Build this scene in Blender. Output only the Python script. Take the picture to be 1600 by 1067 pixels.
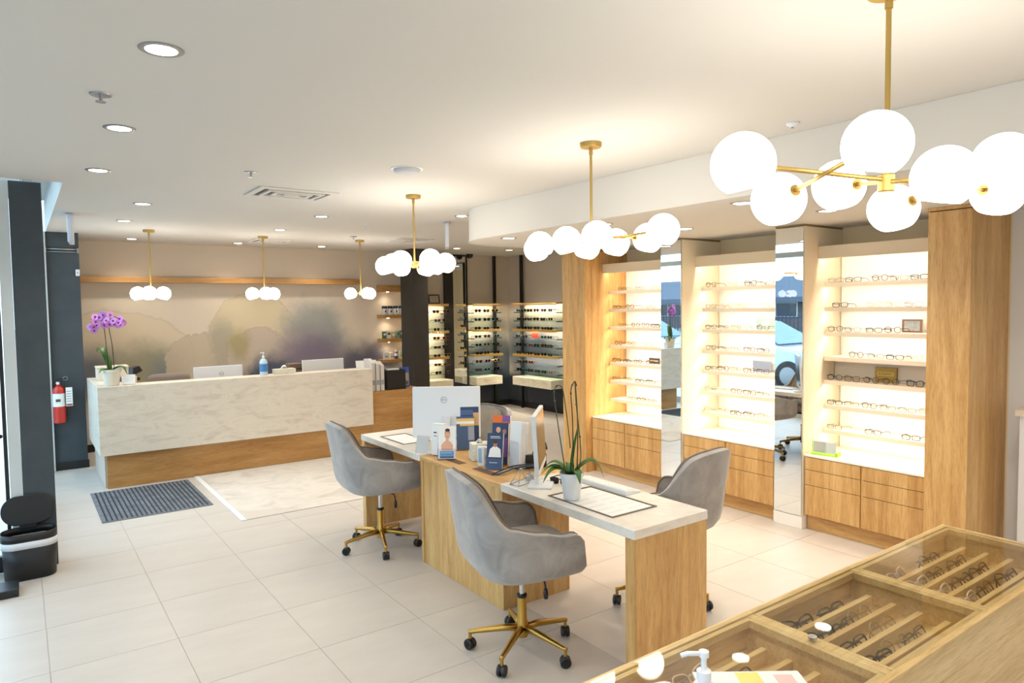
import bpy, math, random
from mathutils import Vector, Matrix
random.seed(7)
S = bpy.context.scene
COL = S.collection
for o in list(bpy.data.objects):
    bpy.data.objects.remove(o)

# ------------------------------------------------------------ camera
F_PX, YAW, PITCH, ROLL, CAM_H = 1071.66, math.radians(35.764), math.radians(2.919), math.radians(0.7476), 1.79
fw = Vector((math.sin(YAW) * math.cos(PITCH), math.cos(YAW) * math.cos(PITCH), -math.sin(PITCH)))
ri = Vector((math.cos(YAW), -math.sin(YAW), 0))
dn = fw.cross(ri)
rr = math.cos(ROLL) * ri + math.sin(ROLL) * dn
dd = -math.sin(ROLL) * ri + math.cos(ROLL) * dn
cam = bpy.data.cameras.new('camera')
cam.sensor_width = 36.0
cam.lens = F_PX / 1600 * 36.0
cam.clip_start = 0.05
co = bpy.data.objects.new('camera', cam)
COL.objects.link(co)
m = Matrix((rr, -dd, -fw)).transposed().to_4x4()
m.translation = (0, 0, CAM_H)
co.matrix_world = m
S.camera = co

# ------------------------------------------------------------ sky, sun, exposure
W = bpy.data.worlds.new('sky')
S.world = W
W.use_nodes = True
bg = W.node_tree.nodes['Background']
bg.inputs[0].default_value = (0.60, 0.80, 1.0, 1)
bg.inputs[1].default_value = 3.4
S.view_settings.view_transform = 'Standard'
S.view_settings.look = 'None'
S.view_settings.gamma = 1.0
S.view_settings.use_curve_mapping = False
S.view_settings.exposure = 0.30
GLOBE_L, POT_W, LED_L, PENDANT_L = 8.0, 36.0, 52.0, 15.0
S.cycles.max_bounces = 10
S.cycles.diffuse_bounces = 6
S.cycles.glossy_bounces = 5
S.cycles.transparent_max_bounces = 24
S.cycles.sample_clamp_indirect = 6.0
S.cycles.caustics_reflective = False
S.cycles.caustics_refractive = False

# ------------------------------------------------------------ helpers: colour and materials
def lin(c):
    return tuple(((x / 255) / 12.92 if x / 255 <= 0.04045 else ((x / 255 + 0.055) / 1.055) ** 2.4) for x in c) + (1.0,)
MATS = {}
def P(name, rgb, rough=0.5, metal=0.0, emit=0.0, coat=0.0, sheen=0.0, emit_rgb=None, spec=None):
    if name in MATS: return MATS[name]
    mt = bpy.data.materials.new(name)
    mt.use_nodes = True
    b = mt.node_tree.nodes['Principled BSDF']
    b.inputs['Base Color'].default_value = lin(rgb)
    b.inputs['Roughness'].default_value = rough
    b.inputs['Metallic'].default_value = metal
    if coat: b.inputs['Coat Weight'].default_value = coat
    if sheen:
        b.inputs['Sheen Weight'].default_value = sheen
        b.inputs['Sheen Roughness'].default_value = 0.4
    if spec is not None: b.inputs['Specular IOR Level'].default_value = spec
    if emit:
        b.inputs['Emission Color'].default_value = lin(emit_rgb or rgb)
        b.inputs['Emission Strength'].default_value = emit
    MATS[name] = mt
    return mt
class NT:
    """tiny node helper"""
    def __init__(s, mt):
        s.t = mt.node_tree; s.n = s.t.nodes; s.l = s.t.links
        s.b = s.n.get('Principled BSDF')
    def add(s, typ, **kw):
        nd = s.n.new(typ)
        for k, v in kw.items():
            if k.startswith('i_'):
                nd.inputs[int(k[2:])].default_value = v
            else: setattr(nd, k, v)
        return nd
    def link(s, a, b): s.l.new(a, b)
    def coords(s, scale=(1, 1, 1), rot=(0, 0, 0)):
        tc = s.add('ShaderNodeTexCoord'); mp = s.add('ShaderNodeMapping')
        mp.inputs['Scale'].default_value = scale; mp.inputs['Rotation'].default_value = rot
        s.link(tc.outputs['Object'], mp.inputs[0]); return mp.outputs[0]
    def noise(s, vec, scale, detail=4, rough=0.55, dist=0.0):
        nd = s.add('ShaderNodeTexNoise')
        nd.inputs['Scale'].default_value = scale; nd.inputs['Detail'].default_value = detail
        nd.inputs['Roughness'].default_value = rough; nd.inputs['Distortion'].default_value = dist
        s.link(vec, nd.inputs['Vector']); return nd
    def ramp(s, fac, stops):
        nd = s.add('ShaderNodeValToRGB')
        el = nd.color_ramp.elements
        while len(el) < len(stops): el.new(0.5)
        for e, (p, c) in zip(el, stops): e.position = p; e.color = lin(c)
        s.link(fac, nd.inputs[0]); return nd.outputs[0]
    def mix(s, fac, a, b, blend='MIX'):
        nd = s.add('ShaderNodeMix', data_type='RGBA', blend_type=blend)
        if isinstance(fac, (int, float)): nd.inputs[0].default_value = fac
        else: s.link(fac, nd.inputs[0])
        for i, v in ((6, a), (7, b)):
            if isinstance(v, tuple): nd.inputs[i].default_value = v
            else: s.link(v, nd.inputs[i])
        return nd.outputs[2]
    def bump(s, h, strength=0.2, dist=0.01):
        nd = s.add('ShaderNodeBump'); nd.inputs['Strength'].default_value = strength; nd.inputs['Distance'].default_value = dist
        s.link(h, nd.inputs['Height']); s.link(nd.outputs[0], s.b.inputs['Normal'])

def wood(name, axis, lo=(192, 147, 88), mid=(214, 172, 110), hi=(228, 192, 134), rough=0.42):
    mt = P(name, mid, rough); n = NT(mt)
    sc = {'x': (0.55, 6, 6), 'y': (6, 0.55, 6), 'z': (6, 6, 0.55)}[axis]
    v = n.coords(sc)
    a = n.noise(v, 1.6, 6, 0.6, 1.8)
    c = n.ramp(a.outputs[0], [(0.28, lo), (0.5, mid), (0.74, hi)])
    big = n.noise(n.coords(tuple(q * .45 for q in sc)), 1.3, 3, 0.5, 2.2)
    rg = n.ramp(big.outputs[0], [(0.34, (222, 206, 178)), (0.6, (255, 255, 255))])
    c = n.mix(0.6, c, rg, 'MULTIPLY')
    v2 = n.coords(tuple(q * 9 for q in sc))
    b = n.noise(v2, 2.2, 3, 0.7)
    c2 = n.ramp(b.outputs[0], [(0.3, (205, 190, 170)), (0.55, (255, 255, 255))])
    n.link(n.mix(0.55, c, c2, 'MULTIPLY'), n.b.inputs['Base Color'])
    n.bump(b.outputs[0], 0.06, 0.004)
    return mt
WZ = wood('oak_vertical_grain', 'z'); WX = wood('oak_grain_along_x', 'x'); WY = wood('oak_grain_along_y', 'y')
WXR = wood('reception_oak', 'x', (170, 124, 70), (190, 144, 86), (204, 162, 104))
WXL = wood('light_oak_case', 'x', (212, 178, 118), (232, 202, 146), (240, 214, 164), 0.4)
def stone(name, base, vein, scale, rough=0.35, amt=0.8):
    mt = P(name, base, rough); n = NT(mt)
    v = n.coords((0.8, 1.0, 2.6), (0.15, 0.45, 0.3))
    a = n.noise(v, scale, 9, 0.66, 0.7)
    c = n.ramp(a.outputs[0], [(0.36, vein), (0.47, base), (0.55, tuple(min(255, int(q * 1.03)) for q in base)), (0.66, tuple(int((p + q) / 2) for p, q in zip(base, vein)))])
    n.link(c, n.b.inputs['Base Color']); return mt
STONE = stone('cream_streaked_stone', (222, 212, 196), (211, 199, 181), 4.5)
MARBLE = stone('pale_marble_top', (232, 226, 216), (222, 215, 204), 5.0, 0.25)
LEDGE = stone('ledge_stone', (232, 222, 198), (216, 204, 176), 5.0)
RUGM = stone('pale_rug_pile', (211, 203, 193), (197, 187, 177), 3.2, 0.9)
def plain_noise(name, a, b, scale, rough, stretch=(1, 1, 1), metal=0, bump=0.0):
    mt = P(name, a, rough, metal); n = NT(mt)
    v = n.coords(stretch); t = n.noise(v, scale, 6, 0.6)
    n.link(n.ramp(t.outputs[0], [(0.3, a), (0.7, b)]), n.b.inputs['Base Color'])
    if bump: n.bump(t.outputs[0], bump, 0.003)
    return mt
TILE = plain_noise('floor_tile', (198, 190, 182), (208, 200, 191), 2.4, 0.38, (0.7, 2.2, 1))
GROUT = P('grout', (187, 179, 170), 0.9)
CEIL = P('ceiling_paint', (219, 216, 210), 0.9)
WHITE = P('white_laminate', (244, 241, 235), 0.45)
WALLW = P('white_wall_paint', (232, 232, 230), 0.8)
BEIGE = P('beige_wall_paint', (234, 216, 180), 0.85)
DARK = plain_noise('charcoal_wall', (58, 66, 71), (66, 74, 79), 6, 0.7)
DARKCOL = plain_noise('dark_brown_column', (52, 48, 42), (58, 53, 47), 5, 0.7)
BLACK = P('black_metal', (20, 19, 18), 0.5)
BLACKP = P('black_plastic', (28, 28, 29), 0.4)
BRASS = P('brushed_brass', (190, 152, 78), 0.32, 1.0)
BRASSM = P('satin_brass_fixture', (196, 164, 96), 0.45, 0.85)
CHROME = P('chrome', (200, 202, 205), 0.15, 1.0)
STEEL = P('brushed_steel', (170, 172, 174), 0.35, 1.0)
MIRROR = P('mirror_silver', (232, 236, 236), 0.0, 1.0)
PAPER = P('white_paper', (238, 237, 234), 0.7)
WPLAST = P('white_plastic', (228, 231, 234), 0.35)
ALU = P('light_grey_aluminium_frame', (200, 206, 206), 0.5)
GREYP = P('grey_plastic', (150, 152, 155), 0.5)
def glass(name, tint=(1, 1, 1), r0=0.04, gl=0.02):
    """thin clear sheet: transparent with a mirror reflection that grows at grazing angles"""
    if name in MATS: return MATS[name]
    mt = bpy.data.materials.new(name); mt.use_nodes = True
    n = NT(mt); n.n.remove(n.b)
    tr = n.add('ShaderNodeBsdfTransparent'); tr.inputs[0].default_value = tint + (1,)
    g = n.add('ShaderNodeBsdfGlossy'); g.inputs['Roughness'].default_value = gl
    lw = n.add('ShaderNodeLayerWeight'); lw.inputs[0].default_value = 0.5
    pw = n.add('ShaderNodeMath', operation='POWER'); n.link(lw.outputs['Facing'], pw.inputs[0]); pw.inputs[1].default_value = 5.0
    ma = n.add('ShaderNodeMath', operation='MULTIPLY_ADD'); n.link(pw.outputs[0], ma.inputs[0]); ma.inputs[1].default_value = 1 - r0; ma.inputs[2].default_value = r0
    mx = n.add('ShaderNodeMixShader')
    n.link(ma.outputs[0], mx.inputs[0]); n.link(tr.outputs[0], mx.inputs[1]); n.link(g.outputs[0], mx.inputs[2])
    n.link(mx.outputs[0], n.n['Material Output'].inputs[0])
    MATS[name] = mt; return mt
GLASS = glass('window_glass', (0.93, 0.97, 0.97))
CASEG = glass('case_glass', (0.985, 0.988, 0.955), 0.05)
ACRYL = glass('clear_acrylic', (0.94, 0.95, 0.97), 0.04)
SHELFG = glass('green_edge_glass', (0.86, 0.96, 0.93), 0.05)
LENS = glass('clear_lens', (0.93, 0.94, 0.95), 0.04)
SUNL = glass('dark_sun_lens', (0.05, 0.045, 0.04), 0.04)
SUNB = glass('blue_sun_lens', (0.08, 0.13, 0.16), 0.04)
SUNR = glass('brown_sun_lens', (0.14, 0.07, 0.04), 0.04)
GLOBE = P('opal_globe_glass', (255, 252, 246), 0.35, emit=GLOBE_L, emit_rgb=(255, 247, 234))
PGLOBE = P('opal_pendant_glass', (255, 252, 246), 0.35, emit=PENDANT_L, emit_rgb=(255, 247, 234))
POTM = P('downlight_lamp', (255, 255, 255), 0.5, emit=10, emit_rgb=(255, 246, 232))
LED = P('led_strip', (255, 255, 255), 0.5, emit=LED_L, emit_rgb=(255, 246, 230))
LEDS = P('led_spot', (255, 255, 255), 0.5, emit=30, emit_rgb=(255, 232, 190))
def velvet():
    mt = P('grey_velvet', (138, 132, 128), 0.85, sheen=0.6); n = NT(mt)
    v = n.coords((1, 1, 1)); t = n.noise(v, 7, 5, 0.6, 0.8)
    n.link(n.ramp(t.outputs[0], [(0.3, (136, 131, 128)), (0.55, (156, 152, 149)), (0.8, (172, 168, 164))]), n.b.inputs['Base Color'])
    t2 = n.noise(n.coords((1, 1, 1)), 260, 2); n.bump(t2.outputs[0], 0.12, 0.002)
    return mt
VELVET = velvet()
VELVETI = plain_noise('taupe_velvet_lining', (142, 128, 111), (164, 150, 132), 9, 0.9)
PIPING = P('velvet_piping', (124, 110, 98), 0.8)
BLACKFR = P('black_acetate', (22, 20, 20), 0.25)
TORT = plain_noise('tortoise_acetate', (52, 30, 16), (120, 78, 36), 60, 0.25)
GREYFR = P('gunmetal_frame', (84, 82, 80), 0.3, 0.8)
GOLDFR = P('gold_frame', (186, 150, 92), 0.3, 0.9)
CLEARFR = P('clear_pink_acetate', (226, 204, 192), 0.3)
REDFR = P('red_acetate', (110, 30, 24), 0.3)
TEALFR = P('teal_acetate', (40, 84, 88), 0.3)
GREENL = plain_noise('orchid_leaf_green', (46, 92, 34), (82, 132, 52), 9, 0.4)
GREENS = P('stem_green', (66, 74, 40), 0.5)
STEMB = P('stem_brown', (58, 44, 34), 0.6)
PINK = P('orchid_petal', (214, 146, 222), 0.5, sheen=0.2)
MAGENTA = P('orchid_centre', (120, 24, 104), 0.5)
SOIL = plain_noise('bark_soil', (70, 50, 34), (104, 78, 54), 40, 0.9)
POTW = P('white_ceramic', (232, 234, 236), 0.4)
POTC = P('cream_ceramic', (226, 218, 202), 0.45)

# ------------------------------------------------------------ helpers: geometry
class MB:
    def __init__(s): s.v = []; s.f = []; s.mi = []
    def _add(s, vs, fs, mi=0):
        k = len(s.v); s.v += [tuple(p) for p in vs]
        s.f += [tuple(i + k for i in f) for f in fs]; s.mi += [mi] * len(fs); return s
    def box(s, x0, y0, z0, x1, y1, z1, mi=0):
        x0, x1 = min(x0, x1), max(x0, x1); y0, y1 = min(y0, y1), max(y0, y1); z0, z1 = min(z0, z1), max(z0, z1)
        return s._add([(x0, y0, z0), (x1, y0, z0), (x1, y1, z0), (x0, y1, z0), (x0, y0, z1), (x1, y0, z1), (x1, y1, z1), (x0, y1, z1)],
                      [(0, 3, 2, 1), (4, 5, 6, 7), (0, 1, 5, 4), (1, 2, 6, 5), (2, 3, 7, 6), (3, 0, 4, 7)], mi)
    def lathe(s, prof, n=24, c=(0, 0, 0), mi=0, mat=None):
        vs = []; fs = []
        for r, z in prof:
            for i in range(n):
                a = 2 * math.pi * i / n
                p = Vector((r * math.cos(a), r * math.sin(a), z))
                if mat is not None: p = mat @ p
                vs.append(p + Vector(c))
        for j in range(len(prof) - 1):
            for i in range(n):
                fs.append((j * n + i, j * n + (i + 1) % n, (j + 1) * n + (i + 1) % n, (j + 1) * n + i))
        if prof[0][0] > 1e-6: fs.append(tuple(reversed(range(n))))
        if prof[-1][0] > 1e-6: fs.append(tuple(range((len(prof) - 1) * n, len(prof) * n)))
        return s._add(vs, fs, mi)
    def cyl(s, c, r, h, n=20, r1=None, mi=0, axis='z'):
        mt = None
        if axis == 'x': mt = Matrix.Rotation(math.pi / 2, 3, 'Y')
        if axis == 'y': mt = Matrix.Rotation(-math.pi / 2, 3, 'X')
        return s.lathe([(r, 0), (r if r1 is None else r1, h)], n, c, mi, mt)
    def tube(s, pts, r, n=8, mi=0, closed=False):
        pts = [Vector(p) for p in pts]; N = len(pts); vs = []; fs = []
        rs = r if isinstance(r, (list, tuple)) else [r] * N
        up = None
        for i, p in enumerate(pts):
            if closed: t = (pts[(i + 1) % N] - pts[i - 1])
            else: t = (pts[min(i + 1, N - 1)] - pts[max(i - 1, 0)])
            t.normalize()
            if up is None:
                up = Vector((0, 0, 1)) if abs(t.z) < 0.9 else Vector((1, 0, 0))
            a = t.cross(up)
            if a.length < 1e-5: a = t.orthogonal()
            a.normalize(); b = a.cross(t); up = b
            for k in range(n):
                q = 2 * math.pi * k / n
                vs.append(p + (a * math.cos(q) + b * math.sin(q)) * rs[i])
        for i in range(N if closed else N - 1):
            j = (i + 1) % N
            for k in range(n):
                fs.append((i * n + k, i * n + (k + 1) % n, j * n + (k + 1) % n, j * n + k))
        if not closed:
            fs.append(tuple(reversed(range(n)))); fs.append(tuple(range((N - 1) * n, N * n)))
        return s._add(vs, fs, mi)
    def prism(s, poly, z0, z1, mi=0):
        n = len(poly)
        vs = [(x, y, z0) for x, y in poly] + [(x, y, z1) for x, y in poly]
        fs = [tuple(reversed(range(n))), tuple(range(n, 2 * n))] + [(i, (i + 1) % n, n + (i + 1) % n, n + i) for i in range(n)]
        return s._add(vs, fs, mi)
    def prism_ax(s, poly, a0, a1, axis, mi=0):
        n = len(poly)
        mk = {'x': lambda a, p: (a, p[0], p[1]), 'y': lambda a, p: (p[0], a, p[1])}[axis]
        vs = [mk(a0, p) for p in poly] + [mk(a1, p) for p in poly]
        fs = [tuple(reversed(range(n))), tuple(range(n, 2 * n))] + [(i, (i + 1) % n, n + (i + 1) % n, n + i) for i in range(n)]
        return s._add(vs, fs, mi)
    def grid(s, fn, nu, nv, mi=0):
        vs = [fn(i / nu, j / nv) for j in range(nv + 1) for i in range(nu + 1)]
        fs = [(j * (nu + 1) + i, j * (nu + 1) + i + 1, (j + 1) * (nu + 1) + i + 1, (j + 1) * (nu + 1) + i) for j in range(nv) for i in range(nu)]
        return s._add(vs, fs, mi)
    def sphere(s, c, r, n=20, m=12, mi=0, sc=(1, 1, 1)):
        prof = [(r * math.sin(math.pi * j / m), -r * math.cos(math.pi * j / m)) for j in range(m + 1)]
        prof[0] = (0, -r); prof[-1] = (0, r)
        return s.lathe(prof, n, c, mi, Matrix.Diagonal(sc))
    def xf(s, mat):
        s.v = [tuple(mat @ Vector(p)) for p in s.v]; return s
    def mesh(s, name, mats, smooth=False):
        me = bpy.data.meshes.new(name); me.from_pydata(s.v, [], s.f)
        for q in (mats if isinstance(mats, (list, tuple)) else [mats]): me.materials.append(q)
        me.polygons.foreach_set('material_index', s.mi)
        me.validate()
        if smooth: me.shade_smooth()
        me.update(); return me
    def build(s, name, mats, parent=None, smooth=False, bevel=0.0, seg=2, loc=(0, 0, 0), autos=False):
        ob = bpy.data.objects.new(name, s.mesh(name, mats, smooth or autos))
        COL.objects.link(ob); ob.location = loc
        if parent is not None: ob.parent = parent
        if bevel:
            bv = ob.modifiers.new('bevel', 'BEVEL'); bv.width = bevel; bv.segments = seg; bv.limit_method = 'ANGLE'; bv.angle_limit = math.radians(40)
        if autos:
            ob.data.set_sharp_from_angle(angle=math.radians(40))
        return ob
def B(*a, mi=0): return MB().box(*a, mi=mi)
def tag(o, label, cat, group=None):
    o['label'] = label; o['category'] = cat
    if group: o['group'] = group
    return o
def T(name, label, cat, loc=(0, 0, 0), rz=0.0, group=None):
    o = bpy.data.objects.new(name, None); COL.objects.link(o)
    o.empty_display_size = 0.1; o.location = loc; o.rotation_euler = (0, 0, rz)
    return tag(o, label, cat, group)
def struct(o): o['kind'] = 'structure'; return o
KIDS = {}
def copy_tree(o, parent=None):
    c = o.copy(); COL.objects.link(c)
    if parent is not None: c.parent = parent
    for ch in [q for q in bpy.data.objects if q.parent == o and q.name != c.name]:
        copy_tree(ch, c)
    return c
ORD = ['first', 'second', 'third', 'fourth', 'fifth', 'sixth', 'seventh', 'eighth', 'ninth', 'tenth']
def text(body, size, name, mat, parent, loc, rot, ex=0.0004):
    cu = bpy.data.curves.new(name, 'FONT'); cu.body = body; cu.size = size; cu.extrude = ex
    cu.align_x = 'CENTER'; cu.align_y = 'CENTER'; cu.materials.append(mat)
    o = bpy.data.objects.new(name, cu); COL.objects.link(o)
    me = bpy.data.meshes.new_from_object(o)
    bpy.data.objects.remove(o); o = bpy.data.objects.new(name, me); COL.objects.link(o)
    o.location = loc; o.rotation_euler = rot
    o.parent = parent
    return o

# ============================================================ STRUCTURE
ZC, ZS = 2.69, 2.40
TX0, TY0, TP = 0.0625, 4.056, 0.5825
floor = struct(B(-2.4, -1.8, -0.12, 7.4, 10.3, -0.0025).build('floor', GROUT))
tile_me = B(0.0016, 0.0016, -0.0025, TP - 0.0016, TP - 0.0016, 0.0).mesh('tile', TILE)
rest = MB()
for i in range(-5, 13):
    for j in range(-11, 11):
        x, y = TX0 + i * TP, TY0 + j * TP
        if x < -2.5 or x + TP > 7.8 or y < -2.0 or y > 10.3: continue
        if -0.55 < x < 5.4 and y > 1.0:
            t = bpy.data.objects.new('tile', tile_me); COL.objects.link(t); t.location = (x, y, 0); t.parent = floor
        else:
            rest.box(x + .0016, y + .0016, -.0025, min(x + TP, 7.4) - .0016, min(y + TP, 10.3) - .0016, 0)
ro = rest.build('outer_tiles', TILE, floor); ro['kind'] = 'stuff'

struct(MB().prism([(-2.4, -1.8), (7.4, -1.8), (7.4, 10.3), (0.295, 10.3), (0.295, 5.722), (-2.4, 5.722)], ZC, 3.05).build('ceiling', CEIL))
struct(B(-0.12, 5.722, 3.05, 0.9, 9.4, 3.15).build('ceiling_recess', CEIL))
arc = [(3.98 - 0.6 * math.cos(a), 5.17 + 0.6 * math.sin(a)) for a in [math.pi / 2 * k / 16 for k in range(17)]]
sof = MB().prism([(3.38, -1.7)] + arc + [(5.53, 5.77), (5.53, -1.7)], ZS, ZC - 0.001)
struct(sof.build('ceiling_soffit', CEIL, autos=True))

def mural(name, horiz, blobs, base):
    mt = P(name, base, 0.9); n = NT(mt)
    tc = n.add('ShaderNodeTexCoord')
    sx = n.add('ShaderNodeSeparateXYZ'); n.link(tc.outputs['Object'], sx.inputs[0])
    cb = n.add('ShaderNodeCombineXYZ')
    n.link(sx.outputs[0 if horiz == 'x' else 1], cb.inputs[0]); n.link(sx.outputs[2], cb.inputs[1])
    vec = cb.outputs[0]
    ns = n.noise(vec, 2.0, 7, 0.6)
    nf = n.noise(vec, 16.0, 5, 0.65)
    cur = n.mix(ns.outputs[0], lin(base), lin(tuple(int(q * .965) for q in base)))
    for (cx, cz, rx, rz, soft, rgb, alpha, amp) in blobs:
        # distorted distance to an ellipse
        off = n.add('ShaderNodeVectorMath', operation='SUBTRACT'); n.link(ns.outputs[1], off.inputs[0]); off.inputs[1].default_value = (.5, .5, .5)
        of2 = n.add('ShaderNodeVectorMath', operation='SCALE'); n.link(off.outputs[0], of2.inputs[0]); of2.inputs['Scale'].default_value = amp
        fo = n.add('ShaderNodeVectorMath', operation='SUBTRACT'); n.link(nf.outputs[1], fo.inputs[0]); fo.inputs[1].default_value = (.5, .5, .5)
        fo2 = n.add('ShaderNodeVectorMath', operation='SCALE'); n.link(fo.outputs[0], fo2.inputs[0]); fo2.inputs['Scale'].default_value = amp * 0.25
        ad = n.add('ShaderNodeVectorMath', operation='ADD'); n.link(vec, ad.inputs[0]); n.link(of2.outputs[0], ad.inputs[1])
        ad2 = n.add('ShaderNodeVectorMath', operation='ADD'); n.link(ad.outputs[0], ad2.inputs[0]); n.link(fo2.outputs[0], ad2.inputs[1])
        sb = n.add('ShaderNodeVectorMath', operation='SUBTRACT'); n.link(ad2.outputs[0], sb.inputs[0]); sb.inputs[1].default_value = (cx, cz, 0)
        dv = n.add('ShaderNodeVectorMath', operation='MULTIPLY'); n.link(sb.outputs[0], dv.inputs[0]); dv.inputs[1].default_value = (1 / rx, 1 / rz, 0)
        ln = n.add('ShaderNodeVectorMath', operation='LENGTH'); n.link(dv.outputs[0], ln.inputs[0])
        mr = n.add('ShaderNodeMapRange', interpolation_type='SMOOTHSTEP'); n.link(ln.outputs['Value'], mr.inputs[0])
        mr.inputs[1].default_value = 1 - soft; mr.inputs[2].default_value = 1 + soft * .35
        mr.inputs[3].default_value = alpha; mr.inputs[4].default_value = 0
        cur = n.mix(mr.outputs[0], cur, lin(rgb))
        if soft < .08:   # dried pigment line along a crisp watercolour edge
            r1 = n.add('ShaderNodeMapRange'); n.link(ln.outputs['Value'], r1.inputs[0]); r1.inputs[1].default_value = .95; r1.inputs[2].default_value = .99
            r2 = n.add('ShaderNodeMapRange'); n.link(ln.outputs['Value'], r2.inputs[0]); r2.inputs[1].default_value = .99; r2.inputs[2].default_value = 1.01; r2.inputs[3].default_value = 1; r2.inputs[4].default_value = 0
            mu = n.add('ShaderNodeMath', operation='MULTIPLY'); n.link(r1.outputs[0], mu.inputs[0]); n.link(r2.outputs[0], mu.inputs[1])
            m3 = n.add('ShaderNodeMath', operation='MULTIPLY'); n.link(mu.outputs[0], m3.inputs[0]); m3.inputs[1].default_value = .32
            cur = n.mix(m3.outputs[0], cur, lin(tuple(int(q * .78) for q in rgb)))
    n.link(cur, n.b.inputs['Base Color']); return mt
MB_BASE = (216, 203, 184)
blobs = [
    (1.0, 1.2, 0.95, 0.62, .05, (208, 191, 160), .6, .25),
    (0.78, 0.95, 0.40, 0.46, .6, (96, 106, 116), .9, .35),
    (1.36, 0.92, 0.56, 0.52, .6, (150, 144, 118), .9, .4),
    (1.62, 0.88, 0.30, 0.36, .7, (118, 124, 128), .7, .35),
    (2.05, 1.00, 0.46, 0.50, .03, (190, 174, 150), .85, .4),
    (2.75, 1.42, 0.60, 0.60, .03, (204, 190, 158), .85, .3),
    (2.32, 1.32, 0.20, 0.40, .6, (162, 154, 138), .8, .35),
    (2.86, 1.00, 0.50, 0.54, .04, (188, 173, 158), .9, .3),
    (2.56, 1.28, 0.17, 0.26, .7, (160, 148, 104), .8, .25),
    (3.66, 1.42, 0.58, 0.60, .55, (146, 148, 144), .95, .45),
    (3.30, 1.20, 0.35, 0.35, .5, (176, 164, 152), .6, .3),
    (3.60, 0.95, 0.60, 0.58, .6, (118, 106, 126), .9, .4),
    (2.98, 0.78, 0.42, 0.42, .5, (66, 74, 92), .95, .4),
    (4.46, 0.78, 0.62, 0.58, .55, (82, 80, 98), .95, .4),
    (5.0, 0.60, 0.6, 0.5, .7, (86, 88, 100), .8, .3),
    (6.9, 0.75, 1.0, 0.62, .55, (54, 66, 82), .95, .35),
    (7.05, 1.35, 0.35, 0.5, .8, (142, 142, 138), .7, .3),
    (6.6, 0.0, 2.2, 0.6, .2, (34, 42, 54), .97, .2)]
MUR = mural('watercolour_mural', 'x', blobs, MB_BASE)
MUR2 = mural('watercolour_mural_side', 'y', [(9.9, 1.2, 0.6, 0.7, .8, (128, 130, 130), .8, .3), (9.3, 0.95, 1.2, 0.6, .6, (62, 72, 92), .95, .35),
             (8.7, 1.3, 0.5, 0.4, .8, (150, 152, 158), .7, .3), (9.0, 0.0, 3.2, 0.66, .15, (30, 38, 50), .97, .2)], MB_BASE)
struct(B(0.6, 10.2, 0, 7.4, 10.3, ZC).build('wall_back', MUR))
struct(B(7.28, 5.9, 0, 7.38, 10.2, ZC).build('wall_right_alcove', MUR2))
struct(B(5.53, 5.86, 0, 7.28, 5.9, ZC).build('wall_return', BEIGE))
struct(B(5.53, -1.7, 0, 5.63, 1.82, ZC).build('wall_right_near', WALLW))
struct(B(5.53, 1.82, 0, 5.63, 5.86, ZC).build('wall_right', BEIGE))
struct(B(-2.4, -1.8, 0, 5.63, -1.7, ZC).build('wall_front', WALLW))
struct(B(0.0, 9.25, 0, 0.6, 10.3, ZC).build('wall_left', DARK))
struct(B(0.02, 9.235, 0, 0.61, 9.25, 0.09).build('baseboard_left', BLACKP, bevel=.003))
struct(B(0.6, 10.186, 0, 7.28, 10.2, 0.1).build('baseboard_back', BLACKP, bevel=.003))
struct(B(7.266, 5.9, 0, 7.28, 10.19, 0.1).build('baseboard_right', BLACKP, bevel=.003))
struct(B(-0.016, 5.80, 0, 0.170, 5.90, ZC - .001).build('wall_left_pier', DARK, bevel=.004))

# ---- storefront windows
def window(name, frames, panes):
    w = MB()
    for f in frames: w.box(*f)
    o = struct(w.build(name, ALU, bevel=.003))
    for p in panes: B(*p).build('pane', GLASS, o)
    return o
gx = 0.09
window('window_1', [(gx - .03, 5.90, 0, gx + .03, 5.95, 3.05), (gx - .03, 7.52, 0, gx + .03, 7.58, 3.05), (gx - .03, 9.19, 0, gx + .03, 9.249, 3.05), (.245, 9.20, 0, .285, 9.234, 2.685),
                    (gx - .03, 5.95, 0, gx + .03, 9.19, .10), (gx - .03, 5.95, 2.50, gx + .03, 9.19, 2.58), (gx - .03, 5.95, 2.99, gx + .03, 9.19, 3.05)],
       [(gx - .004, 5.95, .10, gx + .004, 7.52, 2.50), (gx - .004, 7.58, .10, gx + .004, 9.19, 2.50),
        (gx - .004, 5.95, 2.58, gx + .004, 7.52, 2.99), (gx - .004, 7.58, 2.58, gx + .004, 9.19, 2.99)])
fx = -2.32
fr = [(fx - .03, -1.7, 0, fx + .03, 5.85, .12), (fx - .03, -1.7, 2.45, fx + .03, 5.85, 2.69), (fx - .03, -1.7, 2.0, fx + .03, 5.85, 2.06)]
ys = [-1.7, 0.2, 2.1, 4.0, 5.80]
for y in ys: fr.append((fx - .03, y, 0, fx + .03, y + .05, 2.69))
pn = []
for a, b in zip(ys[:-1], ys[1:]):
    pn.append((fx - .004, a + .05, .12, fx + .004, b, 2.0)); pn.append((fx - .004, a + .05, 2.06, fx + .004, b, 2.45))
window('window_2', fr, pn)
window('window_3', [(-2.29, 5.80, 0, -1.22, 5.86, .10), (-2.29, 5.80, 2.3, -0.085, 5.86, ZC), (-1.22, 5.80, 0, -1.15, 5.86, 2.3), (-0.085, 5.80, 0, -0.017, 5.86, ZC)],
       [(-2.29, 5.826, .10, -1.22, 5.834, 2.3)])
dr = MB()
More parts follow.
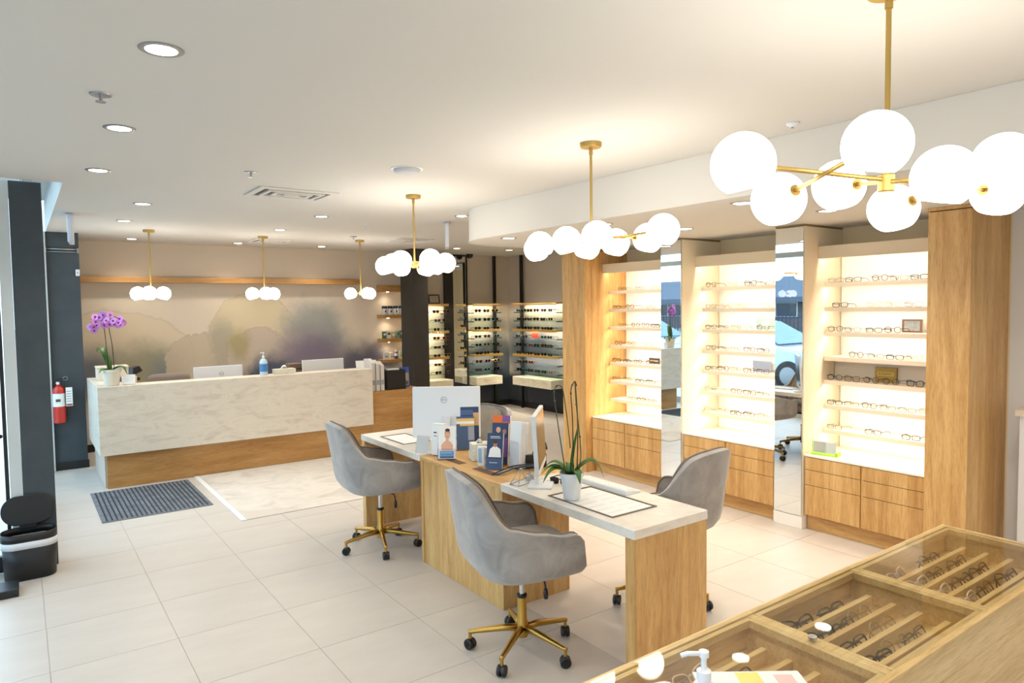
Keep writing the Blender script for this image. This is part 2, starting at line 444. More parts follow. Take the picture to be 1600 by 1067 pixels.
for f in [(-1.145, 5.805, .01, -1.09, 5.85, 2.29), (-0.112, 5.805, .01, -0.09, 5.85, 2.29), (-1.09, 5.805, .01, -.112, 5.85, .12), (-1.09, 5.805, 2.2, -.112, 5.85, 2.29)]: dr.box(*f)
door = struct(dr.build('door_1', BLACKP, bevel=.002))
B(-1.09, 5.826, .12, -.112, 5.834, 2.2).build('pane', GLASS, door)
MB().tube([(-.125, 5.81, .95), (-.15, 5.74, .95), (-.55, 5.74, .93), (-.58, 5.81, .93)], .014).build('door_handle', BLACK, door, smooth=True)

# ============================================================ OUTDOORS (seen through the glass and in the mirrors)
ASPH = plain_noise('asphalt', (104, 110, 116), (128, 134, 140), 20, 0.9)
CONC = plain_noise('concrete_walk', (186, 188, 186), (204, 206, 204), 8, 0.9)
struct(B(-70, -40, -.30, -3.0, 90, -.14).build('street_ground', ASPH))
struct(B(-3.0, -40, -.30, -2.4, 90, -.02).build('sidewalk_strip', CONC))
struct(B(-2.4, 5.86, -.30, .03, 90, -.02).build('sidewalk', CONC))
bd = T('brick_building', 'long low brick building with dark shingle roof beyond the parking lot', 'building', (-34, 35, -.14))
BRK = plain_noise('dark_brick', (92, 84, 84), (120, 108, 104), 30, 0.9, (1, 1, 6))
SHG = plain_noise('dark_shingle', (84, 92, 106), (104, 112, 126), 30, 0.9, (1, .4, 5))
B(-5, -40, 0, 0, 40, 2.4).build('wall', BRK, bd)
MB().prism_ax([(0.9, 2.0), (0.9, 2.35), (-2.4, 3.9), (-5.6, 2.35), (-5.6, 2.0)], -41, 41, 'y').build('roof', SHG, bd)
for k in range(16):
    wv = B(0.0, -38 + k * 5, .9, .06, -34.6 + k * 5, 2.0).build('window', ALU, bd)
    B(.06, -37.9 + k * 5, 1.0, .08, -36.35 + k * 5, 1.9).build('pane', P('dark_pane', (34, 44, 58), .1), wv)
    B(.06, -36.25 + k * 5, 1.0, .08, -34.7 + k * 5, 1.9).build('pane', P('dark_pane', (34, 44, 58), .1), wv)
fn = T('picket_fence', 'dark metal picket fence along the far edge of parking lot', 'fence', (-9.5, 14, -.14))
FNC = P('fence_paint', (52, 62, 82), .6)
for z in (.15, .8, 1.45): B(-.02, -9, z, .02, 14, z + .05).build('rail', FNC, fn)
pk = B(-.012, -.012, 0, .012, .012, 1.6).mesh('picket', FNC)
for k in range(170):
    q = bpy.data.objects.new('picket', pk); COL.objects.link(q); q.parent = fn; q.location = (0, -8.95 + k * .135, 0)
def car(label, loc, rz, paint):
    c = T('car', label, 'car', loc, rz, 'parked cars outside')
    L, Wd = 4.4, 1.78
    prof = [(-2.2, .35), (-2.15, .75), (-1.95, .92), (1.0, .98), (1.75, .88), (2.1, .74), (2.2, .5), (2.15, .32)]
    b = MB().prism_ax(prof, -Wd / 2, Wd / 2, 'y').build('body', paint, c, bevel=.08, seg=3, autos=True)
    def ghs(u, v): return None
    gl = [(-1.95, .90), (-1.55, 1.42), (.05, 1.5), (1.05, .96)]
    g = MB(); n = len(gl)
    vs = []
    for sgn, in ((-1,), (1,)):
        for (x, z) in gl: vs.append((x, sgn * (Wd / 2 - .04 - .28 * max(0, z - .95)), z))
    g._add(vs, [tuple(range(n)), tuple(reversed(range(n, 2 * n)))] + [(i, n + i, n + (i + 1) % n, (i + 1) % n) for i in range(n)])
    g.build('cabin', paint, c, bevel=.05, autos=True)
    GLD = P('car_glass', (92, 128, 156), .08)
    for sgn in (-1, 1):
        def side(pts):
            y = lambda z: sgn * (Wd / 2 - .033 - .28 * max(0, z - .95))
            return MB()._add([(x, y(z), z) for x, z in pts] + [(x, y(z) + sgn * .008, z) for x, z in pts],
                             [(0, 1, 2, 3), (7, 6, 5, 4), (0, 4, 5, 1), (1, 5, 6, 2), (2, 6, 7, 3), (3, 7, 4, 0)])
        side([(-1.72, 1.0), (-1.48, 1.36), (-.72, 1.42), (-.70, 1.0)]).build('side_window', GLD, c)
        side([(-.62, 1.0), (-.62, 1.42), (.04, 1.43), (.78, 1.0)]).build('side_window', GLD, c)
    MB()._add([(.12, -.68, 1.47), (.12, .68, 1.47), (1.02, .78, 1.0), (1.02, -.78, 1.0), (.14, -.68, 1.485), (.14, .68, 1.485), (1.04, .78, 1.015), (1.04, -.78, 1.015)],
              [(0, 1, 2, 3), (7, 6, 5, 4), (0, 4, 5, 1), (1, 5, 6, 2), (2, 6, 7, 3), (3, 7, 4, 0)]).build('windscreen', GLD, c)
    for x in (-1.35, 1.35):
        for sgn in (-1, 1):
            w = MB().cyl((x, sgn * .80 - .11, .33), .33, .22, 24, axis='y').build('wheel', BLACKP, c, bevel=.02, autos=True)
            MB().cyl((x, sgn * .80 - (.118 if sgn < 0 else -.098), .33), .2, .02, 16, axis='y').build('hubcap', STEEL, w, autos=True)
    for sgn in (-1, 1):
        B(-2.19, sgn * .6 - .2, .72, -2.10, sgn * .6 + .2, .86).build('tail_light', P('tail_red', (170, 40, 46), .2), c, bevel=.02)
        B(2.02, sgn * .6 - .2, .62, 2.16, sgn * .6 + .2, .76).build('head_light', P('head_lamp', (220, 226, 232), .1), c, bevel=.02)
    return c
SILV = P('silver_car_paint', (206, 216, 226), .25, .3, coat=.6)
car('silver hatchback parked outside with its side to the window', (-4.6, 9.95, -.14), -math.pi / 2, SILV)
car('pale car parked outside behind the silver hatchback', (-5.4, 14.6, -.14), -math.pi / 2, P('pale_car_paint', (226, 232, 238), .3, .1, coat=.6))

# ============================================================ LIT DISPLAY WALL
XF, XB, XSH = 4.98, 5.50, 5.25
SHZ = [1.947, 1.751, 1.556, 1.357, 1.168, 0.970, 0.772]
BAYS = [('far lit bay beside the left wood column', 5.46, 4.47), ('middle lit bay between the mirrors', 4.21, 3.26), ('near lit bay by right wood column', 3.0, 2.09)]
def bay(idx, label, y1, y0):
    c = T('display_cabinet', label, 'display cabinet', (XF, (y0 + y1) / 2, 0))
    h = (y1 - y0) / 2 - .002
    dpt = XB - XF
    def b(name, x0, ya, z0, x1, yb, z1, mat, bev=.0015, par=c): return B(x0, ya, z0, x1, yb, z1).build(name, mat, par, bevel=bev)
    b('back_panel', dpt, -h, .12, dpt + .025, h, 2.23, WHITE)
    b('carcass', .024, -h, .12, dpt, h, .585, WZ)
    b('kick_plate', .05, -h, 0, dpt, h, .12, WX if False else WY)
    b('counter_top', -.002, -h, .585, dpt, h, .60, P('white_glass_counter', (244, 236, 218), .12, coat=.5), .003)
    b('valance', .17, -h, 2.135, .192, h, 2.232, P('cream_valance', (226, 210, 182), .6), .002)
    b('top_panel', .192, -h, 2.21, dpt, h, 2.232, WHITE)
    # drawers
    for s in (-1, 1):
        ya, yb = (-h + .006, -.012) if s < 0 else (.012, h - .006)
        for z0, z1 in ((.484, .580), (.364, .480), (.124, .360)):
            b('drawer', 0, ya, z0, .022, yb, z1, WZ, .0012)
    b('centre_stile', .008, -.009, .124, .022, .009, .58, WZ)
    mid = XSH - XF
    for k, z in enumerate(SHZ):
        sb_ = MB().box(mid + .008, -h, z - .022, dpt, h, z).box(mid, -h, z - .034, mid + .008, h, z)
        sh = sb_.build('shelf', P('shelf_white', (236, 224, 202), .5), c)
        if idx == 2 and k == 3: continue
        b('led_strip', mid + .014, -h + .03, z - .027, mid + .026, h - .03, z - .0225, LED, 0, sh)
    b('led_strip', .20, -h + .03, 2.203, .214, h - .03, 2.209, LED, 0)
    if idx == 2:
        b('niche_back', dpt - .09, -h, SHZ[4], dpt - .075, h, SHZ[3] - .022, P('niche_panel', (214, 204, 188), .6))
    return c
bay(0, 'white lit eyewear cabinet with oak drawers against the left wood column', BAYS[0][1], BAYS[0][2])
bay(1, 'white lit eyewear cabinet with oak drawers between the two mirror pillars', BAYS[1][1], BAYS[1][2])
bay(2, 'white lit eyewear cabinet with oak drawers beside the right wood column', BAYS[2][1], BAYS[2][2])

def mpillar(label, y0, y1):
    c = T('mirror_pillar', label, 'pillar', (4.96, (y0 + y1) / 2, 0))
    h = (y1 - y0) / 2
    CR = P('cream_laminate', (236, 224, 200), .5)
    B(.012, -h, .10, .565, h, 2.385).build('body', CR, c, bevel=.003)
    B(.0, -h, 0, .565, h, .10).build('plinth', WHITE, c, bevel=.004)
    B(.0, -h + .006, .105, .012, h - .006, 2.38).build('mirror', MIRROR, c)
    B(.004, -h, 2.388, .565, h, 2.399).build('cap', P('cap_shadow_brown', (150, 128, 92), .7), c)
    return c
mpillar('cream pillar with full-height mirror between the far and middle lit cabinets', 4.215, 4.465)
mpillar('cream pillar with full-height mirror between the middle and near lit cabinets', 3.005, 3.255)
def wpillar(label, y0, y1):
    c = T('wood_column', label, 'column', (4.90, (y0 + y1) / 2, 0)); h = (y1 - y0) / 2
    B(0, -h, 0, .628, h, 2.372).build('body', WZ, c, bevel=.002)
    B(-.004, -h - .004, 2.378, .628, h + .004, 2.399).build('cap', WZ, c, bevel=.002)
    B(.006, -h + .006, 2.372, .62, h - .006, 2.378).build('shadow_gap', P('gap_dark', (70, 50, 30), .8), c)
wpillar('tall square oak column at the far end of the lit cabinets', 5.465, 5.84)
wpillar('tall square oak column right of the near lit cabinet', 1.83, 2.086)
c = T('low_white_cabinet', 'low white cabinet against the wall at right edge', 'cabinet', (5.30, 1.30, 0))
B(0, -.45, 0, .225, .38, 1.03).build('body', WALLW, c, bevel=.003); B(-.02, -.47, 1.03, .228, .40, 1.072).build('top', P('pale_oak_cap', (226, 210, 190), .5), c, bevel=.003)

# ============================================================ RECEPTION
c = T('reception_desk', 'long reception counter with cream stone front on oak plinth', 'reception desk', (0, 0, 0))
B(.615, 7.90, .345, 3.55, 7.955, 1.04).build('stone_front', STONE, c, bevel=.003)
B(.655, 7.955, 1.0, 3.55, 8.16, 1.04).build('stone_ledge', STONE, c, bevel=.003)
B(.615, 7.955, .345, .655, 9.15, 1.04).build('stone_end', STONE, c, bevel=.003)
B(.655, 8.16, 1.0, 1.0, 9.15, 1.04).build('stone_return', STONE, c, bevel=.003)
B(.675, 7.955, 0, 3.56, 8.0, .345).build('oak_plinth', WXR, c, bevel=.002)
B(.66, 8.0, 0, .70, 9.1, .345).build('plinth_end', P('plinth_end_grey', (190, 178, 166), .7), c, bevel=.002)
B(3.56, 7.955, 0, 4.26, 8.75, .745).build('oak_end_cabinet', WXR, c, bevel=.003)
B(.70, 8.05, .70, 3.55, 8.75, .74).build('work_surface', WXR, c, bevel=.002)

# ============================================================ CONSULTATION DESKS
c = T('desk_divider', 'oak pedestal cabinet joining the two stone-topped consultation desks', 'cabinet', (2.256, 3.25, 0))
B(0, 0, 0, .51, .99, .725).build('body', WZ, c, bevel=.002)
B(-.006, .96, 0, .0, .99, .725).build('end_panel', WZ, c, bevel=.001)
B(-.008, -.004, .725, .514, .996, .751).build('top', WY, c, bevel=.002)
for y0, y1 in ((.605, .80), (.215, .45)):
    B(.075, y0, .7505, .135, y1, .7525).build('cable_slot', P('slot_dark', (104, 76, 46), .8), c)
def desk(label, y0, y1, leg_y):
    c = T('consultation_desk', label, 'desk', (2.243, (y0 + y1) / 2, 0)); h = (y1 - y0) / 2; m = (y0 + y1) / 2
    B(0, -h, .715, .52, h, .762).build('stone_top', MARBLE, c, bevel=.004)
    B(.004, leg_y - m - .03, 0, .516, leg_y - m + .03, .715).build('leg_panel', WZ, c, bevel=.002)
    B(.40, -h + .07, .42, .42, h - .07, .715).build('modesty_panel', WZ, c, bevel=.001) if False else None
    return c
desk('near pale stone-topped desk on an oak end panel holding the green orchid', 2.178, 3.247, 2.212)
desk('far pale stone-topped desk on an oak end panel holding the white monitor', 4.243, 5.25, 5.215)

# ============================================================ DISPLAY CASE
c = T('display_case', 'oak display table with glass top and slatted eyewear trays', 'display case', (.95, .69, 0))
LX, LY, Z1 = 1.745, .392, .985
B(.06, .05, 0, LX - .02, LY - .05, .79).build('body', WXL, c, bevel=.003)
B(0, 0, .79, LX, LY, .893).build('tray_floor', WXL, c, bevel=.002)
B(0, 0, .893, LX, .018, Z1 - .004).build('apron', WXL, c, bevel=.002); B(0, LY - .018, .893, LX, LY, Z1 - .004).build('apron', WXL, c, bevel=.002)
B(0, .018, .893, .018, LY - .018, Z1 - .004).build('apron', WXL, c, bevel=.002); B(LX - .018, .018, .893, LX, LY - .018, Z1 - .004).build('apron', WXL, c, bevel=.002)
CX = [.018, .57, 1.085, LX - .018]
for k in range(3):
    if k: B(CX[k] - .012, .018, .893, CX[k] + .012, LY - .018, Z1 - .008).build('divider', WXL, c, bevel=.001)
    a, b = CX[k] + (.012 if k else 0), CX[k + 1] - (.012 if k < 2 else 0)
    B(a + .002, .020, Z1 - .028, b - .002, .034, Z1 - .008).build('tray_rim', WXL, c, bevel=.001); B(a + .002, LY - .034, Z1 - .028, b - .002, LY - .020, Z1 - .008).build('tray_rim', WXL, c, bevel=.001)
    B(a, .034, Z1 - .028, a + .014, LY - .034, Z1 - .008).build('tray_rim', WXL, c, bevel=.001); B(b - .014, .034, Z1 - .028, b, LY - .034, Z1 - .008).build('tray_rim', WXL, c, bevel=.001)
    for j in range(1, 5):
        y = .02 + (LY - .04) * j / 5
        B(a + .014, y - .008, .893, b - .03, y + .008, .932).build('slat', WXL, c, bevel=.001)
    g = B(a - .006, .012, Z1 - .006, b + .006, LY - .012, Z1).build('glass_lid', CASEG, c, bevel=.0008)
MB().cyl((.57, .20, Z1 - .001), .011, .006, 20).build('lock', CHROME, c, bevel=.001, autos=True)

# ============================================================ CHAIRS
def sgnp(v, e): return math.copysign(abs(v) ** e, v)
def chair_proto():
    c = T('office_chair', 'x', 'chair', (0, 0, 0))
    FM = math.radians(128)
    A, Bw = .245, .285
    def H(p):
        u = abs(math.degrees(p))
        st = lambda a, b: (lambda q: q * q * (3 - 2 * q))(min(1, max(0, (u - a) / (b - a))))
        z = .965 - .018 * (u / 24) ** 2 if u < 24 else .947
        z -= .20 * st(20, 68); z -= .06 * st(66, 108)
        t9 = min(1, max(0, (u - 114) / 14)); z -= .15 * (1 - math.sqrt(1 - t9 * t9))
        return z
    ZB = .505
    def pt(p, v, inset=0.0):
        z = ZB + (H(p) - ZB) * v
        e = .5; d9 = abs(math.degrees(p)) - 90
        if d9 <= 0: x, y = -A * sgnp(math.cos(p), e), Bw * sgnp(math.sin(p), e)
        else: x, y = .215 * d9 / 38, math.copysign(Bw - .03 * (d9 / 38) ** 2, p)
        q = min(1, (z - ZB) / .05); k = .92 + .08 * (1 - (1 - q) ** 2)
        k *= 1 + .05 * (z - ZB) / .4
        x *= k; y *= k
        w = max(0, math.cos(p))
        x -= .13 * w * (z - ZB)
        L = math.hypot(x, y)
        return (x * (1 - inset / L), y * (1 - inset / L), z)
    sh = MB().grid(lambda u, v: pt((2 * u - 1) * FM, v), 56, 14).build('shell', VELVET, c, smooth=True)
    so = sh.modifiers.new('thick', 'SOLIDIFY'); so.thickness = .045; so.offset = -1
    bv = sh.modifiers.new('bev', 'BEVEL'); bv.width = .012; bv.segments = 3; bv.angle_limit = math.radians(50)
    rim = [pt(-FM + 2 * FM * k / 72, 1.0, -.001) for k in range(73)]
    front = lambda s: [pt(s * FM, 1 - k / 8, -.001) for k in range(1, 9)]
    MB().tube(list(reversed(front(-1))) + rim + front(1), .0065, 8).build('piping', PIPING, c, smooth=True)
    FI = math.radians(78)
    def inner(u, v):
        p = (2 * u - 1) * FI
        rdg = abs(math.sin(u * math.pi * 10)) ** .35
        z0 = (.58 - ZB) / (H(p) - ZB)
        return pt(p, z0 + (.965 - z0) * v, .040 + .026 * rdg * math.sin(math.pi * min(1, v * 1.1 + .05)) ** .4)
    MB().grid(inner, 120, 10).build('channel_cushion', VELVETI, c, smooth=True)
    for s in (-1, 1):
        MB().tube([pt(s * math.radians(58), v, -.0015) for v in (.0, .1, .2, .32)], .0022, 6).build('seam', PIPING, c)
    # seat
    st = []
    for k in range(40):
        a = 2 * math.pi * k / 40
        st.append((.03 + .235 * sgnp(math.cos(a), .55), .225 * sgnp(math.sin(a), .55)))
    MB().prism(st, .485, .585).build('seat', VELVET, c, bevel=.03, seg=3, autos=True)
    MB().prism([(x * .9, y * .9) for x, y in st], .470, .487).build('seat_base', BLACKP, c)
    B(-.09, -.07, .435, .09, .07, .471).build('tilt_plate', BLACKP, c, bevel=.008)
    MB().tube([(.03, -.05, .43), (.05, -.16, .425), (.05, -.175, .41), (.052, -.18, .38)], .005, 8).build('lever', BLACKP, c, smooth=True)
    MB().lathe([(.0, -.055), (.010, -.05), (.013, -.02), (.008, .0), (0, .004)], 12, (.052, -.18, .385)).build('lever_knob', BLACKP, c, smooth=True)
    MB().cyl((0, 0, .29), .014, .146, 20).build('gas_cylinder', CHROME, c, autos=True)
    MB().cyl((0, 0, .283), .027, .016, 20).build('collar', BLACKP, c, autos=True, bevel=.003)
    MB().lathe([(.028, .075), (.03, .085), (.03, .15), (.0255, .165), (.024, .283)], 24).build('column', BRASS, c, autos=True)
    for k in range(5):
        a = math.radians(20 + 72 * k); ca, sa = math.cos(a), math.sin(a)
        lg = MB().tube([(ca * .02, sa * .02, .122), (ca * .10, sa * .10, .118), (ca * .27, sa * .27, .092), (ca * .283, sa * .283, .090)], [.020, .018, .0115, .011], 10).build('leg', BRASS, c, smooth=True)
        MB().cyl((ca * .275, sa * .275, .055), .009, .04, 12).build('caster_stem', BRASS, lg, autos=True)
        cs = MB(); b = a + 1.1 + k * .7; cb, sb = math.cos(b), math.sin(b)
        R = Matrix.Translation((ca * .275, sa * .275, .028)) @ Matrix.Rotation(b, 4, 'Z')
        for s in (-1, 1):
            w = MB().cyl((0, s * .013 - .009, 0), .028, .018, 20, axis='y'); w.xf(R); cs._add(w.v, w.f)
        w = MB().cyl((0, -.022, .004), .021, .044, 16, axis='y'); w.xf(R); cs._add(w.v, w.f)
        cs.build('caster', BLACKP, lg, bevel=.004, autos=True)
    return c
chA = chair_proto()
def place(o, label, loc, deg):
    o['label'] = label; o['group'] = 'grey velvet desk chairs'; o.location = loc; o.rotation_euler = (0, 0, math.radians(deg)); return o
chB, chC, chD = copy_tree(chA), copy_tree(chA), copy_tree(chA)
place(chA, 'grey velvet swivel chair with brass base nearest the camera at near desk', (2.07, 2.815, 0), -13)
place(chB, 'grey velvet swivel chair with brass base at the far desk facing monitor', (2.15, 4.70, 0), -5)
place(chC, 'grey velvet swivel chair partly hidden behind the near desk by cabinets', (3.09, 2.78, 0), 98)
place(chD, 'grey velvet swivel chair with channelled back behind the white monitor', (2.91, 4.74, 0), 184)
for ch_, dl in ((chA, -11), (chB, 21), (chC, 33)):
    for k in ch_.children:
        if k.name.split('.')[0] == 'leg': k.rotation_euler.z = math.radians(dl)
c = T('task_chair', 'taupe office chair with low back behind the reception counter', 'chair', (1.42, 8.95, 0), math.radians(90))
bk = MB().grid(lambda u, v: (-.02 - .05 * math.cos((u - .5) * 2.4) , (u - .5) * .46 * (1 - .10 * max(0, v - .8) * 5 * abs(2 * u - 1) ** 4), .56 + .50 * v - .03 * abs(2 * u - 1) ** 6), 16, 10)
TAUP = P('taupe_mesh', (140, 128, 118), .9)
o = bk.build('backrest', TAUP, c, smooth=True); q = o.modifiers.new('s', 'SOLIDIFY'); q.thickness = .04
B(0, -.24, .44, .46, .24, .51).build('seat', TAUP, c, bevel=.03, seg=3)
B(-.05, -.03, .42, .1, .03, .60).build('back_bracket', BLACKP, c, bevel=.01)
MB().cyl((.22, 0, .09), .025, .36, 16).build('column', BLACKP, c, autos=True)
for k in range(5):
    a = 1.2566 * k
    lg = MB().tube([(.22, 0, .10), (.22 + .26 * math.cos(a), .26 * math.sin(a), .075)], [.022, .013], 8).build('leg', BLACKP, c, smooth=True)
    MB().cyl((.22 + .26 * math.cos(a), .26 * math.sin(a) - .02, .028), .028, .04, 14, axis='y').build('caster', BLACKP, lg, autos=True)

# ============================================================ LIGHT FIXTURES
def globe_me(r, mat, name='globe'):
    prof = [(0, r)] + [(r * math.sin(a), r * math.cos(a)) for a in [math.radians(8 + 132 * k / 18) for k in range(19)]]
    zc = prof[-1][1]; rc = prof[-1][0]
    prof += [(rc * .93, zc + .002), (rc * .6, zc + .02), (0, zc + .026)]
    prof = list(reversed(prof))
    return MB().lathe(prof, 32).mesh(name, mat, True)
G1 = globe_me(.080, GLOBE); G3 = globe_me(.078, PGLOBE)
def chandelier(label, x, y, hub_z, globes, gm, scale=1.0, tilt=14):
    c = T('globe_chandelier', label, 'chandelier', (x, y, hub_z), 0, 'brass globe chandeliers')
    top = ZC - hub_z
    MB().lathe([(0, top - .028), (.055, top - .026), (.06, top - .018), (.06, top), (0, top)], 32).build('canopy', BRASSM, c, autos=True)
    MB().cyl((0, 0, top - .065), .011, .04, 16).build('collar', BRASSM, c, autos=True)
    MB().cyl((0, 0, -.01), .0075, top - .02, 16).build('rod', BRASSM, c, autos=True)
    MB().cyl((0, 0, -.035), .0225 * scale, .05, 24).build('hub', BRASSM, c, autos=True, bevel=.003)
    r = gm['r'] if isinstance(gm, dict) else .08
    for gx_, gy_, gz_ in globes:
        d = Vector((gx_ - x, gy_ - y, gz_ - hub_z)); dh = Vector((d.x, d.y, 0)); L = dh.length; u = dh / L
        e = u * max(.02, L - .082) + Vector((0, 0, d.z * .6))
        am = MB().tube([(0, 0, 0), tuple(e)], .0065, 10).build('arm', BRASSM, c, smooth=True)
        q = Matrix.Translation(e) @ u.to_track_quat('Z', 'Y').to_matrix().to_4x4()
        MB().cyl((0, 0, -.004), .017, .012, 20).xf(q).build('cup', BRASSM, am, autos=True)
        o = bpy.data.objects.new('globe', gm); COL.objects.link(o); o.parent = c; o.location = d
        ax = Vector((-u.y, u.x, 0)); o.rotation_mode = 'QUATERNION'
        o.rotation_quaternion = Matrix.Rotation(math.radians(tilt), 3, ax).to_quaternion()
    return c
def bar_chandelier(label, x, y, hub_z, al, be, a, b, off, tilts=(0, 0, 0)):
    c = T('globe_chandelier', label, 'chandelier', (x, y, hub_z), 0, 'brass globe chandeliers')
    top = ZC - hub_z
    MB().lathe([(0, top - .028), (.055, top - .026), (.06, top - .018), (.06, top), (0, top)], 32).build('canopy', BRASSM, c, autos=True)
    MB().cyl((0, 0, top - .065), .011, .04, 16).build('collar', BRASSM, c, autos=True)
    MB().cyl((0, 0, -.01), .0075, top - .02, 16).build('rod', BRASSM, c, autos=True)
    MB().cyl((0, 0, -.035), .0225, .05, 24).build('hub', BRASSM, c, autos=True, bevel=.003)
    u = Vector((math.cos(al), math.sin(al), 0)); w = Vector((math.cos(al + be), math.sin(al + be), 0))
    tw = [Vector((w.x, w.y, t)).normalized() for t in tilts]
    for mid, d, L in ((Vector((0, 0, 0)), u, a), (u * -off, tw[0], b), (u * 0, tw[1], b), (u * off, tw[2], b)):
        dz = Vector((0, 0, 0 if d is u else -.006))
        br = MB().tube([tuple(mid - d * (L - .078) + dz), tuple(mid + d * (L - .078) + dz)], .0065, 10).build('bar', BRASSM, c, smooth=True)
        for s in (-1, 1):
            e = mid + d * s * (L - .078) + dz
            q = Matrix.Translation(e) @ (d * s).to_track_quat('Z', 'Y').to_matrix().to_4x4()
            MB().cyl((0, 0, -.008), .017, .012, 20).xf(q).build('cup', BRASSM, br, autos=True)
            o = bpy.data.objects.new('globe', G1); COL.objects.link(o); o.parent = c; o.location = mid + d * s * L + dz
            o.rotation_mode = 'QUATERNION'; o.rotation_quaternion = Matrix.Rotation(math.radians(16), 3, Vector((-d.y * s, d.x * s, 0))).to_quaternion()
    return c
rad = math.radians
bar_chandelier('brass chandelier with large white globes nearest the camera above display case', 2.055, .99, 2.142, rad(170.5), rad(75.2), .555, .208, .266, (.17, -.12, .17))
bar_chandelier('brass chandelier with white globes in front of the left wood column', 2.62, 2.865, 2.15, rad(83.7), rad(86), .585, .16, .278)
bar_chandelier('brass chandelier with clustered white globes in front of dark column', 2.61, 4.95, 2.142, rad(75.8), rad(112), .49, .208, .30)
for lab, x, y, gl in (('leftmost three-globe brass pendant over the reception counter', 1.22, 8.55, [(1.099, 8.62), (1.181, 8.41), (1.345, 8.56)]),
                      ('middle three-globe brass pendant over the reception counter', 2.48, 8.64, [(2.348, 8.679), (2.456, 8.49), (2.596, 8.66)]),
                      ('three-globe brass pendant over the right end of reception counter', 3.70, 8.54, [(3.559, 8.548), (3.729, 8.40), (3.83, 8.55)])):
    chandelier(lab, x, y, 2.0, [(a, b, 1.985) for a, b in gl], G3)

def pot(label, x, y, z):
    c = T('downlight', label, 'downlight', (x, y, z), 0, 'recessed ceiling downlights')
    MB().lathe([(.052, -.001), (.052, -.004), (.062, -.006), (.072, -.003), (.072, 0)], 28).build('trim_ring', STEEL, c, autos=True)
    MB().lathe([(0, -.0035), (.052, -.0035), (.052, -.0005), (0, -.0005)], 24).build('lamp', POTM, c)
    ld = bpy.data.lights.new('downlight_beam', 'SPOT'); ld.energy = POT_W; ld.spot_size = math.radians(125); ld.spot_blend = 1.0
    ld.shadow_soft_size = .05; ld.color = (1.0, .90, .76)
    lo = bpy.data.objects.new('downlight_beam', ld); COL.objects.link(lo); lo.parent = c; lo.location = (0, 0, -.02)
K = .891
for lab, x, y in (('large round downlight nearest the camera at top left', .44, 2.655), ('second round downlight in the left row', .445, 3.89), ('third round downlight in the left row', .455, 5.11),
                  ('round downlight left of the first pendant canopy', .89, 6.5), ('small downlight above the left pendant', .90, 7.81), ('small downlight by mural wall at left', 1.19, 9.69),
                  ('small downlight by mural wall near the middle pendant', 2.45, 9.68), ('small downlight in front of the middle pendant', 2.45, 7.86), ('round downlight right of the ceiling air vent', 2.44, 6.53),
                  ('small downlight by mural wall near right pendant', 3.60, 9.66), ('small downlight beside the hanging exit sign', 3.60, 5.72 + .1), ('small downlight above the sunglasses mirror', 5.50, 9.05), ('small downlight above the corner sunglasses racks', 6.40, 8.93), ('added fill downlight hidden behind the rounded soffit end', 5.5, 7.5), ('added fill downlight in the alcove behind the left wood column', 6.6, 7.3)):  # last two are unseen lamps added to brighten the alcove
    pot(lab, x, y, ZC)
for lab, x, y in (('soffit downlight at the rounded far end', 3.58, 5.0), ('soffit downlight behind the middle chandelier', 3.6, 3.8), ('soffit downlight in front of the far mirror pillar', 4.4, 3.7),
                  ('soffit downlight in front of the near mirror pillar', 4.4, 2.5), ('soffit downlight behind the near chandelier', 3.6, 2.585), ('soffit downlight above the right wood column', 4.4, 1.3), ('soffit downlight out of the far cabinet', 4.4, 4.9)):
    pot(lab, x, y, ZS)
for k, (x, y, z) in enumerate(((.44, 1.42, ZC), (.44, .18, ZC), (2.44, -.6, ZC), (3.6, 1.3, ZS), (3.6, .0, ZS), (4.4, .0, ZS), (.44, -1.0, ZC))):  # invented fill lamps, added to light surfaces facing the camera
    pot('round added fill downlight for the near area, number %s of its rows' % ['one', 'two', 'three', 'four', 'five', 'six', 'seven'][k], x, y, z)
# ---- ceiling fittings
def sprinkler(label, x, y):
    c = T('sprinkler', label, 'sprinkler', (x, y, ZC), 0, 'ceiling sprinklers')
    MB().lathe([(.012, -.004), (.04, -.006), (.042, 0)], 20).build('plate', STEEL, c, autos=True)
    MB().lathe([(.006, -.03), (.008, -.004)], 10).build('head', STEEL, c, autos=True); MB().cyl((0, 0, -.034), .02, .003, 14).build('deflector', STEEL, c)
sprinkler('sprinkler head on the ceiling at upper left between downlights', .317, 3.331); sprinkler('sprinkler head on the ceiling left of the air vent', 1.279, 4.674)
sprinkler('sprinkler head on the ceiling by the right pendant', 3.45, 8.15)
c = T('ceiling_speaker', 'round flat ceiling speaker above the far chandelier', 'speaker', (2.09, 4.043, ZC))
MB().lathe([(0, -.03), (.06, -.028), (.085, -.018), (.09, 0)], 32).build('grille', P('pale_grille', (206, 208, 214), .6), c, smooth=True); MB().lathe([(.09, -.005), (.105, -.003), (.105, 0)], 32).build('ring', WPLAST, c, autos=True)
